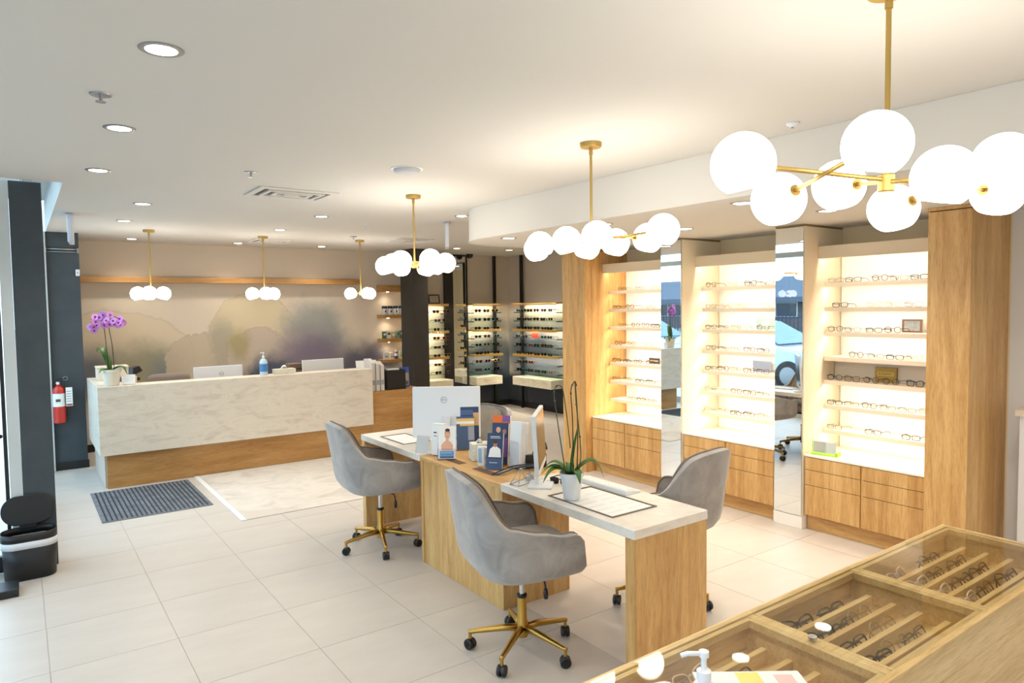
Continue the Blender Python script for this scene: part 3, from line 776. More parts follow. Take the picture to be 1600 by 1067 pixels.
def vent(label, x, y, w, d):
    c = T('air_vent', label, 'air vent', (x, y, ZC), 0, 'ceiling air vents')
    f = MB(); w /= 2; d /= 2
    f.box(-w, -d, -.012, w, -d + .05, 0).box(-w, d - .05, -.012, w, d, 0).box(-w, -d + .05, -.012, -w + .05, d - .05, 0).box(w - .05, -d + .05, -.012, w, d - .05, 0)
    f.build('frame', CEIL, c, bevel=.004)
    B(-w + .05, -d + .05, -.003, w - .05, d - .05, -.0005).build('dark_backing', P('vent_dark', (120, 112, 100), .9), c)
    for k in range(2):
        s = .085 + .07 * k
        b = MB(); b.box(-w + s, -d + s, -.018, w - s, -d + s + .03, -.003).box(-w + s, d - s - .03, -.018, w - s, d - s, -.003).box(-w + s, -d + s + .03, -.018, -w + s + .03, d - s - .03, -.003).box(w - s - .03, -d + s + .03, -.018, w - s, d - s - .03, -.003)
        b.build('louvre_ring', CEIL, c, bevel=.003)
    B(-w + .24, -d + .22, -.02, w - .24, d - .22, -.003).build('centre_plate', CEIL, c, bevel=.003)
vent('square air vent in the ceiling left of the far chandelier', 1.77, 5.37, .60, .46)
vent('square air vent in the ceiling above the dark column', 4.28, 8.25, .5, .5); vent('square air vent in the ceiling near the mural above reception', 2.75, 9.15, .55, .5)
def exit_sign(label, x, y, rz):
    c = T('exit_sign', label, 'exit sign', (x, y, ZC), rz, 'hanging exit signs')
    LV = P('sign_white', (214, 220, 232), .4)
    B(-.07, -.035, -.018, .07, .035, 0).build('ceiling_mount', LV, c, bevel=.006)
    B(-.15, -.02, -.27, .15, .02, -.018).build('housing', LV, c, bevel=.008)
exit_sign('white exit sign seen edge-on hanging near the dark left wall', .43, 7.5, math.radians(84)); exit_sign('white exit sign seen edge-on hanging beside the rounded soffit', 3.752, 6.371, math.radians(60))
for lab, x, y, z in (('small white ceiling sensor behind the near chandelier', 3.19, 2.0, ZC), ('small white ceiling sensor behind the far chandelier', 3.15, 7.1, ZC)):
    c = T('ceiling_sensor', lab, 'sensor', (x, y, z)); MB().lathe([(0, -.022), (.018, -.02), (.03, -.008), (.035, 0)], 20).build('housing', WPLAST, c, smooth=True); MB().cyl((0, 0, -.026), .006, .005, 10).build('eye', GREYP, c)

# ============================================================ EYEWEAR
def rim_pts(shape, cx, w, h, n=20):
    e = {'round': 1.0, 'rect': .5, 'cat': .62, 'pilot': .8}[shape]
    out = []
    for k in range(n):
        a = 2 * math.pi * k / n
        x = w / 2 * sgnp(math.cos(a), e); z = h / 2 * sgnp(math.sin(a), e)
        if shape in ('cat',) and z > 0: z += .10 * h * (x / (w / 2)) * (1 if cx > 0 else -1)
        if shape == 'pilot' and z < 0: x *= .82
        out.append((cx + x, 0, h / 2 + z))
    return out
SHP = {'round': (.047, .044), 'rect': (.053, .034), 'cat': (.053, .042), 'pilot': (.056, .048)}
EYE = {}
def eye_meshes(shape, thick, fm, lm):
    key = (shape, thick, fm.name, lm.name)
    if key in EYE: return EYE[key]
    w, h = SHP[shape]; cx = .0335
    fr = MB()
    for s in (-1, 1): fr.tube(rim_pts(shape, s * cx, w, h), thick, 5, closed=True)
    zb = h * .68
    fr.tube([(-cx + w / 2 - .002, 0, zb), (0, .001, zb + .004), (cx - w / 2 + .002, 0, zb)], thick, 5)
    for s in (-1, 1): fr.tube([(s * (cx + w / 2 - .001), 0, zb), (s * .0655, .003, zb + .002)], thick * 1.1, 5)
    ln = []
    for s in (-1, 1):
        p = rim_pts(shape, s * cx, w * .97, h * .97)
        p = [(x, 0, z + h * .015) for x, _, z in p]
        l = MB(); n = len(p); l._add([(x, -.0005, z) for x, y, z in p] + [(x, .0005, z) for x, y, z in p],
                                     [tuple(range(n)), tuple(reversed(range(n, 2 * n)))] + [(i, n + i, n + (i + 1) % n, (i + 1) % n) for i in range(n)])
        ln.append(l.mesh('lens', lm))
    tm = []; tf = []
    for s in (-1, 1):
        tm.append(MB().tube([(s * .0655, .003, zb + .002), (s * .066, .09, zb), (s * .065, .115, zb - .006), (s * .064, .135, thick)], thick, 5).mesh('temple', fm, True))
        o = .008 if s < 0 else .013
        tf.append(MB().tube([(s * .0655, .003, zb + .002), (s * .06, o, zb), (-s * .04, o, zb - .004), (-s * .058, o, zb - .022)], thick, 5).mesh('temple', fm, True))
    EYE[key] = (fr.mesh('front_frame', fm, True), ln, tm, tf); return EYE[key]
def glasses(name, label, cat, group, style, loc, rz, rx=0.0, folded=False, temples=True):
    fm_, ln, tm, tf = eye_meshes(*style)
    c = T(name, label, cat, loc, rz, group); c.rotation_euler = (rx, 0, rz)
    for nm, me in [('front_frame', fm_), ('lens', ln[0]), ('lens', ln[1])] + ([('temple', q) for q in (tf if folded else tm)] if temples else []):
        o = bpy.data.objects.new(nm, me); COL.objects.link(o); o.parent = c
    return c
def spread(ys, lo, hi, gap=.139):
    ys = sorted([min(hi, max(lo, y)) for y in ys], reverse=True)
    for _ in range(30):
        for i in range(len(ys) - 1):
            d = gap - (ys[i] - ys[i + 1])
            if d > 0: ys[i] = min(hi, ys[i] + d / 2); ys[i + 1] = max(lo, ys[i + 1] - d / 2)
    return ys
EY = [[[5.299, 5.047, 4.825], [5.397, 5.185, 4.895], [5.299, 5.092, 4.966, 4.833], [5.358, 5.167, 4.921], [5.416, 5.233, 5.074, 4.895], [5.407, 5.233, 5.047, 4.895], [5.167, 5.029, 4.877]],
      [[4.14, 3.898, 3.709, 3.542], [4.154, 3.96, 3.802, 3.542], [4.169, 4.002, 3.87, 3.709, 3.593], [4.154, 4.01, 3.877, 3.703, 3.599], [4.176, 4.031, 3.904, 3.703, 3.618], [4.154, 3.988, 3.822, 3.716, 3.605], [4.154, 4.01, 3.85, 3.735, 3.625]],
      [[2.942, 2.787, 2.581, 2.441, 2.308], [2.889, 2.609, 2.478, 2.352], [2.963, 2.792, 2.619, 2.487], [2.756, 2.6, 2.455, 2.343], [2.953, 2.802, 2.638, 2.492, 2.321], [2.921, 2.792, 2.638, 2.515, 2.396, 2.299], [2.953, 2.619, 2.343]]]
STY = {'black': ('rect', .0024, BLACKFR, LENS), 'blackr': ('round', .0020, BLACKFR, LENS), 'blackc': ('cat', .0028, BLACKFR, LENS), 'tort': ('round', .0024, TORT, LENS), 'tortc': ('cat', .0024, TORT, LENS),
       'grey': ('rect', .0014, GREYFR, LENS), 'gold': ('round', .0013, GOLDFR, LENS), 'clear': ('cat', .0024, CLEARFR, LENS)}
NAMES = {'black': 'black rectangular', 'blackr': 'black round', 'blackc': 'thick black', 'tort': 'tortoise round', 'tortc': 'tortoise', 'grey': 'thin grey', 'gold': 'thin gold', 'clear': 'clear pink'}
PATT = [[['grey', 'grey', 'gold'], ['black', 'tort', 'grey'], ['grey', 'blackr', 'tort', 'black'], ['tort', 'gold', 'clear'], ['tort', 'black', 'blackr', 'tort'], ['grey', 'gold', 'black', 'blackr'], ['grey', 'blackr', 'grey']],
        [['tort', 'clear', 'blackc', 'grey'], ['grey', 'clear', 'clear', 'gold'], ['black', 'grey', 'gold', 'clear', 'tort'], ['blackr', 'grey', 'gold', 'tort', 'black'], ['black', 'tort', 'gold', 'tort', 'tortc'], ['clear', 'clear', 'tort', 'tortc', 'grey'], ['clear', 'gold', 'black', 'tort', 'gold']],
        [['grey', 'black', 'tort', 'grey', 'black'], ['black', 'clear', 'clear', 'grey'], ['blackr', 'grey', 'black', 'tort'], ['blackr', 'grey', 'black', 'clear'], ['blackr', 'tortc', 'tort', 'blackr', 'blackc'], ['black', 'grey', 'blackr', 'grey', 'grey', 'gold'], ['grey', 'black', 'black']]]
BN = ['far lit bay', 'middle lit bay', 'near lit bay']
for b in range(3):
    for s in range(7):
        ys = spread(EY[b][s], BAYS[b][2] + .075, BAYS[b][1] - .075)
        for i, y in enumerate(ys):
            st = PATT[b][s][i % len(PATT[b][s])]
            glasses('eyeglasses', '%s eyeglasses, %s from left, %s shelf from top of the %s' % (NAMES[st], ORD[i], ORD[s], BN[b]), 'eyeglasses', 'eyeglasses on the lit shelves',
                    STY[st], (5.285, y, SHZ[s] + .0012), -math.pi / 2 + random.uniform(-.12, .12))
# ---- signs standing in the bays
def standing(name, label, cat, x, ya, yb, z, h, mat, frame=None, th=.008):
    c = T(name, label, cat, (x, (ya + yb) / 2, z)); w = abs(ya - yb) / 2
    B(0, -w, 0, th, w, h).build('panel', mat, c, bevel=.0008)
    if frame:
        f = MB(); t = .014
        f.box(-.006, -w, 0, .0, w, t).box(-.006, -w, h - t, 0, w, h).box(-.006, -w, t, 0, -w + t, h - t).box(-.006, w - t, t, 0, w, h - t); f.build('frame', frame, c, bevel=.001)
    return c
BRN = P('dark_picture_frame', (92, 66, 48), .5)
pic = plain_noise('blue_grey_print', (96, 112, 124), (150, 146, 138), 18, .6)
standing('picture_frame', 'small brown framed picture on third shelf of near lit bay', 'picture frame', 5.43, 2.483, 2.342, SHZ[2], .10, pic, BRN)
c = standing('brand_plaque', 'brass block plaque with lettering in the unlit niche of near bay', 'plaque', 5.385, 2.66, 2.50, SHZ[4], .115, P('plaque_brass', (168, 134, 66), .4, .7), th=.03)
B(-.002, -.062, .052, 0, .062, .082).build('name_plate', P('plaque_gold', (206, 170, 84), .35, .7), c)
text('BURBERRY', .022, 'lettering', P('plaque_letter', (96, 70, 30), .6), c, (-.0026, 0, .067), (math.pi / 2, 0, -math.pi / 2))
c = standing('display_card', 'pale teal card with white centre on third shelf of middle bay', 'card', 5.44, 3.757, 3.562, SHZ[2], .10, P('teal_card', (150, 176, 170), .6))
B(-.001, -.035, .03, 0, .035, .07).build('white_panel', PAPER, c)
standing('display_card', 'blue-grey photo card on fifth shelf of middle bay', 'card', 5.44, 3.788, 3.604, SHZ[4], .10, P('blue_card', (110, 120, 140), .6))
c = standing('brand_plaque', 'small dark plaque on fifth shelf of far lit bay', 'plaque', 5.42, 5.041, 4.897, SHZ[4] + .0, .06, P('plaque_black', (40, 34, 28), .5))
B(-.001, -.055, .024, 0, .055, .038).build('lettering_strip', P('strip_beige', (170, 150, 120), .6), c)
standing('brand_plaque', 'narrow bronze plaque on fourth shelf of far lit bay', 'plaque', 5.42, 4.86, 4.78, SHZ[3], .09, P('plaque_bronze', (112, 84, 52), .5))
c = T('sign_stand', 'small lime green stand with clear sign on the near bay counter', 'sign stand', (5.06, 2.88, .60), math.radians(8))
LIME = P('lime_plastic', (150, 206, 40), .4)
B(-.02, -.09, 0, .06, .10, .006).build('base', LIME, c, bevel=.001); B(-.02, -.105, 0, .06, -.09, .032).build('end_block', LIME, c, bevel=.002)
B(.018, -.085, .006, .022, .10, .11).build('clear_panel', ACRYL, c); B(.022, -.08, .012, .0225, .095, .10).build('paper', PAPER, c); B(.016, .098, .006, .026, .102, .11).build('edge_bar', LIME, c)

# ============================================================ SUNGLASSES ALCOVE
struct(B(4.89, 9.36, 0, 5.16, 9.76, ZC - .001).build('wall_column', DARKCOL, bevel=.004))
GZ = [1.85, 1.70, 1.55, 1.40, 1.255, 1.11, .965, .82, .675]
LEDR = P('rack_led_strip', (255, 255, 255), 0.5, emit=110, emit_rgb=(255, 244, 220))
GOLDSH = P('brass_shelf', (206, 168, 92), .4, .2)
def rack(label, axis, a0, a1, wallc, posts, ledge):
    c = T('sunglasses_rack', label, 'display rack', (0, 0, 0), 0, 'sunglasses racks')
    def b(name, u0, u1, d0, d1, z0, z1, mat, bev=.001, par=c):
        if axis == 'x': q = B(u0, wallc - d1, z0, u1, wallc - d0, z1)
        else: q = B(wallc - d1, u0, z0, wallc - d0, u1, z1)
        return q.build(name, mat, par, bevel=bev)
    for p in posts: b('post', p - .022, p + .022, .05, .10, 0, ZC - .002, BLACK, .002)
    for k, z in enumerate(GZ):
        gold = k % 3 == 0
        s = b('shelf', a0, a1, .06, .23 if gold else .22, z - (.016 if gold else .010), z, GOLDSH if gold else SHELFG)
        if gold:
            b('light_shield', a0, a1, .218, .224, z - .04, z - .0165, GOLDSH, 0, s)
            b('led_strip', a0 + .05, a1 - .05, .198, .212, z - .022, z - .0165, LEDR, 0, s)
        for q in (a0 + .03, a1 - .03):
            b('bracket', q - .012, q + .012, .0, .20, z - .024, z - (.0165 if gold else .0105), BLACK, 0, s)
    b('stone_ledge', ledge[0], ledge[1], .003, .32, .435, .58, LEDGE, .004)
    return c
rack('sunglasses rack left of the tall mirror beside the dark column', 'x', 5.18, 5.885, 10.2, [5.30], (5.18, 5.895))
rack('sunglasses rack on the back wall right of the tall mirror', 'x', 6.36, 6.99, 10.2, [6.92], (6.365, 6.90))
rack('sunglasses rack on the side wall with a red sign', 'y', 8.56, 9.78, 7.28, [9.70], (8.60, 9.66))
c = T('tall_mirror', 'tall narrow mirror in black frame between the sunglasses racks', 'mirror', (6.19, 10.14, .26))
B(-.13, -.02, 0, .13, .0, 2.40).build('mirror_glass', MIRROR, c); fm = MB()
fm.box(-.285, -.03, -.25, -.13, .04, 2.42).box(.13, -.03, -.02, .16, .04, 2.42).box(-.13, -.03, 2.40, .13, .04, 2.42); fm.build('frame', BLACK, c, bevel=.002)
c = T('wall_mirror', 'mirror panel on alcove side wall next to the wood column', 'mirror', (7.24, 8.36, .26))
B(-.01, -.20, 0, 0, .19, 2.40).build('mirror_glass', MIRROR, c); B(0, -.21, -.01, .035, .20, 2.41).build('backing', BLACK, c)
c = T('dome_camera', 'black dome security camera on ceiling above the tall mirror', 'camera', (6.30, 9.95, ZC))
MB().lathe([(0, -.075), (.03, -.068), (.05, -.045), (.055, -.02), (.055, -.012)], 20).build('dome', BLACK, c, smooth=True); MB().cyl((0, 0, -.012), .062, .012, 20).build('mount', BLACK, c, autos=True)
c = T('picture_frame', 'dark picture frame leaning on the top sunglasses shelf by column', 'picture frame', (5.66, 10.06, 1.851), math.radians(-12)); c.rotation_euler = (math.radians(-12), 0, math.radians(-8))
f = MB(); f.box(-.10, -.01, 0, .10, .01, .02).box(-.10, -.01, .14, .10, .01, .16).box(-.10, -.01, .02, -.08, .01, .14).box(.08, -.01, .02, .10, .01, .14); f.build('frame', P('mahogany_frame', (66, 34, 28), .4), c, bevel=.002)
B(-.08, 0, .02, .08, .006, .14).build('print', P('frame_print', (172, 160, 138), .6), c)
c = T('price_sign', 'red square sign on the side wall sunglasses rack', 'sign', (7.10, 9.19, 1.256)); B(-.006, -.085, 0, .004, .085, .12).build('panel', P('red_sign', (222, 52, 26), .5), c, bevel=.001); B(-.004, -.10, 0, .03, .10, .006).build('foot', ACRYL, c)
SST = [('cat', .0042, BLACKFR, SUNL), ('pilot', .0034, TORT, SUNR), ('round', .0040, BLACKFR, SUNL), ('cat', .0042, TEALFR, SUNB), ('cat', .0042, REDFR, SUNR), ('pilot', .0034, GOLDFR, SUNL), ('rect', .0044, TORT, SUNR)]
SNM = ['thick black', 'brown pilot', 'black round', 'teal', 'red', 'gold pilot', 'tortoise']
rows = [1, 2, 3, 4, 5, 6, 7, 8]
pref = {0: [1, 4, 2, 5, 1, 4, 6, 1], 1: [0, 3, 6, 3, 5, 0, 1, 0], 2: [2, 0, 0, 3, 2, 1, 0, 0]}
for g, (axis, pos, nm) in enumerate((('x', [5.66, 5.84], 'rack beside dark column'), ('x', [6.48, 6.665, 6.85], 'rack right of tall mirror'), ('y', [9.62, 9.45, 9.28, 9.10, 8.92, 8.74], 'side wall rack'))):
    for r in rows:
        z = GZ[r] + .0012
        for i, p in enumerate(pos):
            if g == 2 and r == 4 and i in (2, 3): continue
            if g == 2 and r == 7 and i > 2: continue
            k = pref[g][r - 1] if (i + r) % 2 == 0 else (pref[g][r - 1] + i * 2 + r) % 7
            pp = p + random.uniform(-.018, .018)
            lab = '%s sunglasses, %s from left, %s row from top, %s' % (SNM[k], ORD[i], ORD[r - 1], nm)
            if axis == 'x': glasses('sunglasses', lab, 'sunglasses', 'sunglasses on the alcove racks', SST[k], (pp, 9.99, z), random.uniform(-.2, .2))
            else: glasses('sunglasses', lab, 'sunglasses', 'sunglasses on the alcove racks', SST[k], (7.07, pp, z), -math.pi / 2 + random.uniform(-.2, .2))

# ============================================================ BACK WALL BEAM, SMALL SHELVES
tag(B(.602, 10.05, 2.162, 4.37, 10.198, 2.236).build('wall_beam', WXR, bevel=.002), 'long oak beam shelf across the mural wall above reception', 'shelf')
def wshelf(label, z0, z1):
    c = T('wall_shelf', label, 'shelf', (4.68, 9.98, z0), 0, 'small oak wall shelves')
    B(0, 0, 0, .56, .218, z1 - z0).build('board', WXR, c, bevel=.002)
    for x in (.14, .42): MB().cyl((x, .10, -.006), .018, .0055, 14).build('led_spot', LEDS, c)
    ld = bpy.data.lights.new('shelf_light', 'SPOT'); ld.energy = 3.0; ld.spot_size = 2.4; ld.spot_blend = .8; ld.color = (1, .86, .62); ld.shadow_soft_size = .02
    lo = bpy.data.objects.new('shelf_light', ld); COL.objects.link(lo); lo.parent = c; lo.location = (.14, .10, -.01)
    return c
for lab, z0, z1 in (('thick topmost oak wall shelf with a light beneath, empty', 2.05, 2.155), ('oak wall shelf holding white tubs with black lids', 1.633, 1.684), ('oak wall shelf holding green and white cartons', 1.25, 1.305), ('lowest oak wall shelf holding white boxes and a blue bottle', .922, .97)): wshelf(lab, z0, z1)
for k in range(5):
    c = T('lidded_tub', '%s white tub with black lid from left on wall shelf' % ORD[k], 'tub', (4.755 + .098 * k, 10.07, 1.684), 0, 'white tubs with black lids')
    MB().lathe([(.036, 0), (.04, .01), (.04, .10), (.036, .11)], 20).build('body', P('tub_white', (214, 218, 224), .4), c, autos=True); MB().lathe([(.042, .10), (.042, .135), (.03, .142), (0, .142)], 20).build('lid', P('lid_navy', (24, 26, 40), .4), c, autos=True)
    B(-.01, -.0415, .04, .012, -.039, .07).build('label_mark', BLACK, c)
for k, (w, h, col, nm) in enumerate(((.05, .115, (70, 110, 84), 'green'), (.06, .13, (226, 222, 210), 'white'), (.05, .10, (196, 160, 110), 'tan'), (.055, .115, (120, 150, 128), 'pale green'), (.06, .125, (84, 120, 112), 'teal'), (.055, .11, (224, 222, 214), 'cream'))):
    c = T('eye_drop_carton', '%s carton, %s from left on third wall shelf' % (nm, ORD[k]), 'carton', (4.73 + .078 * k, 10.05, 1.305), random.uniform(-.15, .15))
    B(-w / 2, -.025, 0, w / 2, .03, h).build('box', P('carton_' + nm.replace(' ', '_'), col, .5), c, bevel=.001); B(-w / 2 + .006, -.026, h * .45, w / 2 - .006, -.025, h * .75).build('label_band', PAPER if k % 2 == 0 else P('band_green', (60, 108, 80), .6), c)
for k, (w, h, col, nm) in enumerate(((.065, .12, (232, 228, 218), 'white'), (.05, .11, (226, 220, 204), 'cream'), (.055, .15, (60, 70, 130), 'blue'), (.06, .13, (206, 214, 170), 'pale green'), (.06, .12, (236, 232, 222), 'ivory'))):
    c = T('bottle' if nm == 'blue' else 'product_box', '%s %s, %s from left on lowest wall shelf' % (nm, 'bottle' if nm == 'blue' else 'box', ORD[k]), 'bottle' if nm == 'blue' else 'box', (4.755 + .092 * k, 10.06, .97))
    if nm == 'blue':
        MB().lathe([(.024, 0), (.027, .008), (.027, .10), (.012, .12)], 18).build('body', P('bottle_blue', col, .3), c, autos=True); MB().cyl((0, 0, .12), .013, .03, 14).build('cap', WPLAST, c, autos=True); MB().cyl((0, 0, .05), .0275, .04, 18).build('label_band', PAPER, c, autos=True)
    else:
        B(-w / 2, -.03, 0, w / 2, .03, h).build('box', P('pbox_' + nm.replace(' ', '_'), col, .5), c, bevel=.001); B(-w / 2 + .008, -.031, h * .3, w / 2 - .008, -.03, h * .5).build('label_band', P('band_grey', (150, 150, 150), .6), c)

# ============================================================ FLOOR COVERINGS, BIN, LEFT WALL THINGS
c = T('floor_mat', 'dark grey ribbed entrance mat in front of reception desk', 'mat', (.513, 6.68, 0))
MATG = plain_noise('mat_grey', (84, 90, 98), (122, 128, 136), 9, .95); MATR = P('mat_rib', (44, 48, 54), .95)
B(0, 0, .0006, .885, 1.168, .006).build('pad', MATG, c, bevel=.002)
for k in range(22):
    x = .035 + k * .0382
    B(x, .03, .006, x + .012, 1.138, .009).build('rib', MATR, c)
c = T('area_rug', 'large pale marbled rug in front of the reception desk', 'rug', (1.475, 6.01, 0))
B(.05, 0, .0006, 1.6, 1.935, .007).build('pile', RUGM, c, bevel=.002); B(0, 0, .0006, .048, 1.935, .007).build('border', P('rug_border', (226, 224, 220), .9), c, bevel=.002)
MB()._add([(.06, .3, .0075), (.56, .012, .0075), (.06, .012, .0075), (.06, .3, .0068), (.56, .012, .0068), (.06, .012, .0068)], [(0, 2, 1), (3, 4, 5), (0, 1, 4, 3), (1, 2, 5, 4), (2, 0, 3, 5)]).build('corner_motif', P('rug_motif', (206, 196, 184), .9), c)
def rrect(x0, y0, x1, y1, r, n=8):
    o = []
    for cx, cy, a0 in ((x1 - r, y1 - r, 0), (x0 + r, y1 - r, 90), (x0 + r, y0 + r, 180), (x1 - r, y0 + r, 270)):
        for k in range(n + 1):
            a = math.radians(a0 + 90 * k / n); o.append((cx + r * math.cos(a), cy + r * math.sin(a)))
    return o
c = T('waste_bin', 'black waste bin with open lid and white liner by dark column', 'bin', (.005, 5.665, 0))
BINB = P('bin_black', (30, 31, 33), .45)
def shellp(p0, p1, z0, z1, name, mat, par=c):
    m_ = MB(); n = len(p0)
    m_._add([(x, y, z0) for x, y in p0] + [(x, y, z1) for x, y in p1], [(i, (i + 1) % n, n + (i + 1) % n, n + i) for i in range(n)])
    o = m_.build(name, mat, par, autos=True); s = o.modifiers.new('s', 'SOLIDIFY'); s.thickness = .004; s.offset = -1; return o
shellp(rrect(-.145, -.10, .148, .10, .08), rrect(-.153, -.105, .156, .105, .085), .004, .26, 'body', BINB)
MB().prism(rrect(-.14, -.095, .143, .095, .075), 0, .006).build('bottom', BINB, c)
shellp(rrect(-.157, -.109, .160, .109, .089), rrect(-.158, -.110, .161, .110, .09), .215, .262, 'liner', P('liner_white', (220, 222, 224), .6))
shellp(rrect(-.158, -.110, .161, .110, .09), rrect(-.158, -.110, .161, .110, .09), .262, .315, 'rim', BINB)
ld = MB().prism(rrect(-.152, 0, .152, .20, .095), 0, .012); ld.xf(Matrix.Translation((.0, .095, .33)) @ Matrix.Rotation(math.radians(82), 4, 'X'))
ld.build('lid', BINB, c, bevel=.004, autos=True)
B(-.05, .085, .305, .05, .108, .345).build('hinge', BINB, c, bevel=.003)
c = T('floor_plate', 'flat black base plate on the floor at the left edge', 'floor plate', (-.38, 5.28, 0)); B(-.35, 0, 0, .32, .20, .05).build('plate', BLACKP, c, bevel=.006); B(-.03, .06, .05, .03, .12, .09).build('socket', BLACKP, c, bevel=.004)
c = T('fire_extinguisher', 'red fire extinguisher hung on the dark left wall', 'fire extinguisher', (.345, 9.175, .55))
RED = P('extinguisher_red', (198, 42, 24), .3, coat=.4)
MB().lathe([(.045, 0), (.058, .012), (.06, .03), (.06, .36), (.052, .395), (.03, .415), (.02, .425), (.02, .44)], 28).build('cylinder', RED, c, autos=True)
MB().lathe([(.0606, .19), (.0606, .335)], 28).build('label_band', PAPER, c, autos=True); B(-.035, -.0625, .245, .01, -.0535, .275).build('label_print', P('label_dark', (90, 86, 70), .6), c)
MB().cyl((0, 0, .435), .022, .035, 16).build('valve', STEEL, c, autos=True); B(-.02, -.035, .465, .075, -.005, .475).build('handle', BLACKP, c, bevel=.003); B(-.02, -.035, .492, .055, -.005, .502).build('lever', BLACKP, c, bevel=.003)
MB().cyl((-.01, -.035, .452), .016, .012, 16, axis='y').build('gauge', PAPER, c, autos=True)
MB().tube([(.065 + .022 * math.cos(a), -.02, .50 + .022 * math.sin(a)) for a in [2 * math.pi * k / 18 for k in range(18)]], .003, 6, closed=True).build('pull_ring', STEEL, c, smooth=True)
MB().tube([(.02, -.02, .45), (.055, -.03, .44), (.068, -.03, .36), (.07, -.03, .20)], .008, 8).build('hose', BLACKP, c, smooth=True)
tgp = B(.062, -.052, .19, .125, -.050, .40).build('inspection_tag', PAPER, c); B(.066, -.0525, .196, .121, -.052, .215).build('tag_band', P('tag_red', (170, 60, 50), .6), tgp)
for k in range(5): B(.068, -.0524, .24 + .028 * k, .112, -.052, .248 + .028 * k).build('tag_line', GREYP, tgp)
B(-.02, .058, .30, .02, .075, .36).build('wall_bracket', STEEL, c)
c = T('wall_rail', 'slim metal rail across top of the dark left wall', 'rail', (.28, 9.24, 2.47)); MB().tube([(0, 0, .03), (.32, 0, .03)], .010, 8).build('bar', STEEL, c, smooth=True); MB().tube([(0, 0, 0), (.32, 0, 0)], .006, 8).build('lower_bar', STEEL, c, smooth=True)
for x in (0, .31): B(x - .01, -.012, -.012, x + .01, .01, .045).build('bracket', STEEL, c, bevel=.002)
B(-.045, -.02, .03, -.005, .01, .14).build('end_box', WPLAST, c, bevel=.004)
c = T('wall_sensor', 'small white box sensor on the dark left wall edge', 'sensor', (.578, 9.235, 2.20)); B(-.02, -.012, 0, .02, .014, .075).build('housing', WPLAST, c, bevel=.005); B(-.008, -.014, .03, .008, -.012, .045).build('window', GREYP, c)

# ============================================================ PLANTS
def leaf_mb(L, w, bend, lift, n=10, th=.0012):
    m_ = MB(); top = []; 
    for i in range(n + 1):
        t = i / n; x = L * (t - .25 * bend * t * t); z = lift * L * math.sin(min(1, t * 1.05) * math.pi * .62) - bend * L * .55 * t ** 3
        ww = w * (math.sin(math.pi * (.06 + .94 * t) ** .75)) ** .8 * .5 if t < 1 else .0005
        top.append((x, z, max(.0006, ww)))
    vs = []
    for x, z, ww in top: vs += [(x, -ww, z + ww * .35), (x, 0, z), (x, ww, z + ww * .35)]
    fs = []
    for i in range(n):
        for k in range(2): fs.append((3 * i + k, 3 * i + k + 1, 3 * i + k + 4, 3 * i + k + 3))
    m_._add(vs, fs); return m_
def leaf(parent, L, w, bend, lift, az, z, mat=GREENL, name='leaf'):
    o = leaf_mb(L, w, bend, lift).xf(Matrix.Translation((.008 * math.cos(az), .008 * math.sin(az), z)) @ Matrix.Rotation(az, 4, 'Z')).build(name, mat, parent, smooth=True)
    s = o.modifiers.new('s', 'SOLIDIFY'); s.thickness = .0016; return o
c = T('potted_orchid', 'leafy orchid with bare arching stems in white pot on near desk', 'plant', (2.347, 2.735, .769))
MB().lathe([(.0, 0), (.040, 0), (.044, .006), (.058, .120), (.063, .122), (.064, .142), (.058, .142), (.056, .125), (0, .122)], 32).build('pot', POTW, c, autos=True)
MB().lathe([(0, .128), (.03, .130), (.0555, .125)], 20).build('bark', SOIL, c, smooth=True)
R_ = (math.cos(YAW), -math.sin(YAW)); Fd = (math.sin(YAW), math.cos(YAW))
def rf(r, f, z): return (R_[0] * r + Fd[0] * f, R_[1] * r + Fd[1] * f, z)
azr = math.atan2(R_[1], R_[0])
for L, w, be, li, a in ((.20, .055, .75, .42, 10), (.21, .05, .95, .50, -12), (.17, .055, .5, .30, 178), (.19, .055, .75, .26, 200), (.17, .05, .6, .42, 160), (.15, .05, .8, .3, 285), (.13, .045, .6, .4, 95)):
    leaf(c, L, w, be, li, azr + math.radians(a), .132)
o = leaf_mb(.26, .05, -.05, .03).xf(Matrix.Translation((0, 0, .13)) @ Matrix.Rotation(azr + .2, 4, 'Z') @ Matrix.Rotation(math.radians(-78), 4, 'Y')).build('leaf', GREENL, c, smooth=True)
o.modifiers.new('s', 'SOLIDIFY').thickness = .0016
stems = [[(-.03, 0, .13), (-.06, 0, .33), (-.085, 0, .52), (-.088, 0, .57), (-.075, 0, .60), (-.055, 0, .60), (-.04, 0, .57), (-.02, 0, .42), (-.005, 0, .27)],
         [(.01, 0, .13), (.008, 0, .40), (.0, 0, .56), (.008, 0, .605), (.022, 0, .62), (.032, 0, .60)],
         [(.035, 0, .13), (.05, .0, .22), (.045, 0, .33), (.028, 0, .50), (.022, 0, .62)], [(.03, .01, .13), (.036, .01, .40), (.026, .01, .60)]]
def smoothpts(p, n=5):
    p = [Vector(q) for q in p]; o = []
    for i in range(len(p) - 1):
        p0, p1, p2, p3 = p[max(0, i - 1)], p[i], p[i + 1], p[min(len(p) - 1, i + 2)]
        for k in range(n):
            t = k / n; o.append(.5 * ((2 * p1) + (p2 - p0) * t + (2 * p0 - 5 * p1 + 4 * p2 - p3) * t * t + (3 * p1 - p0 - 3 * p2 + p3) * t ** 3))
    o.append(p[-1]); return o
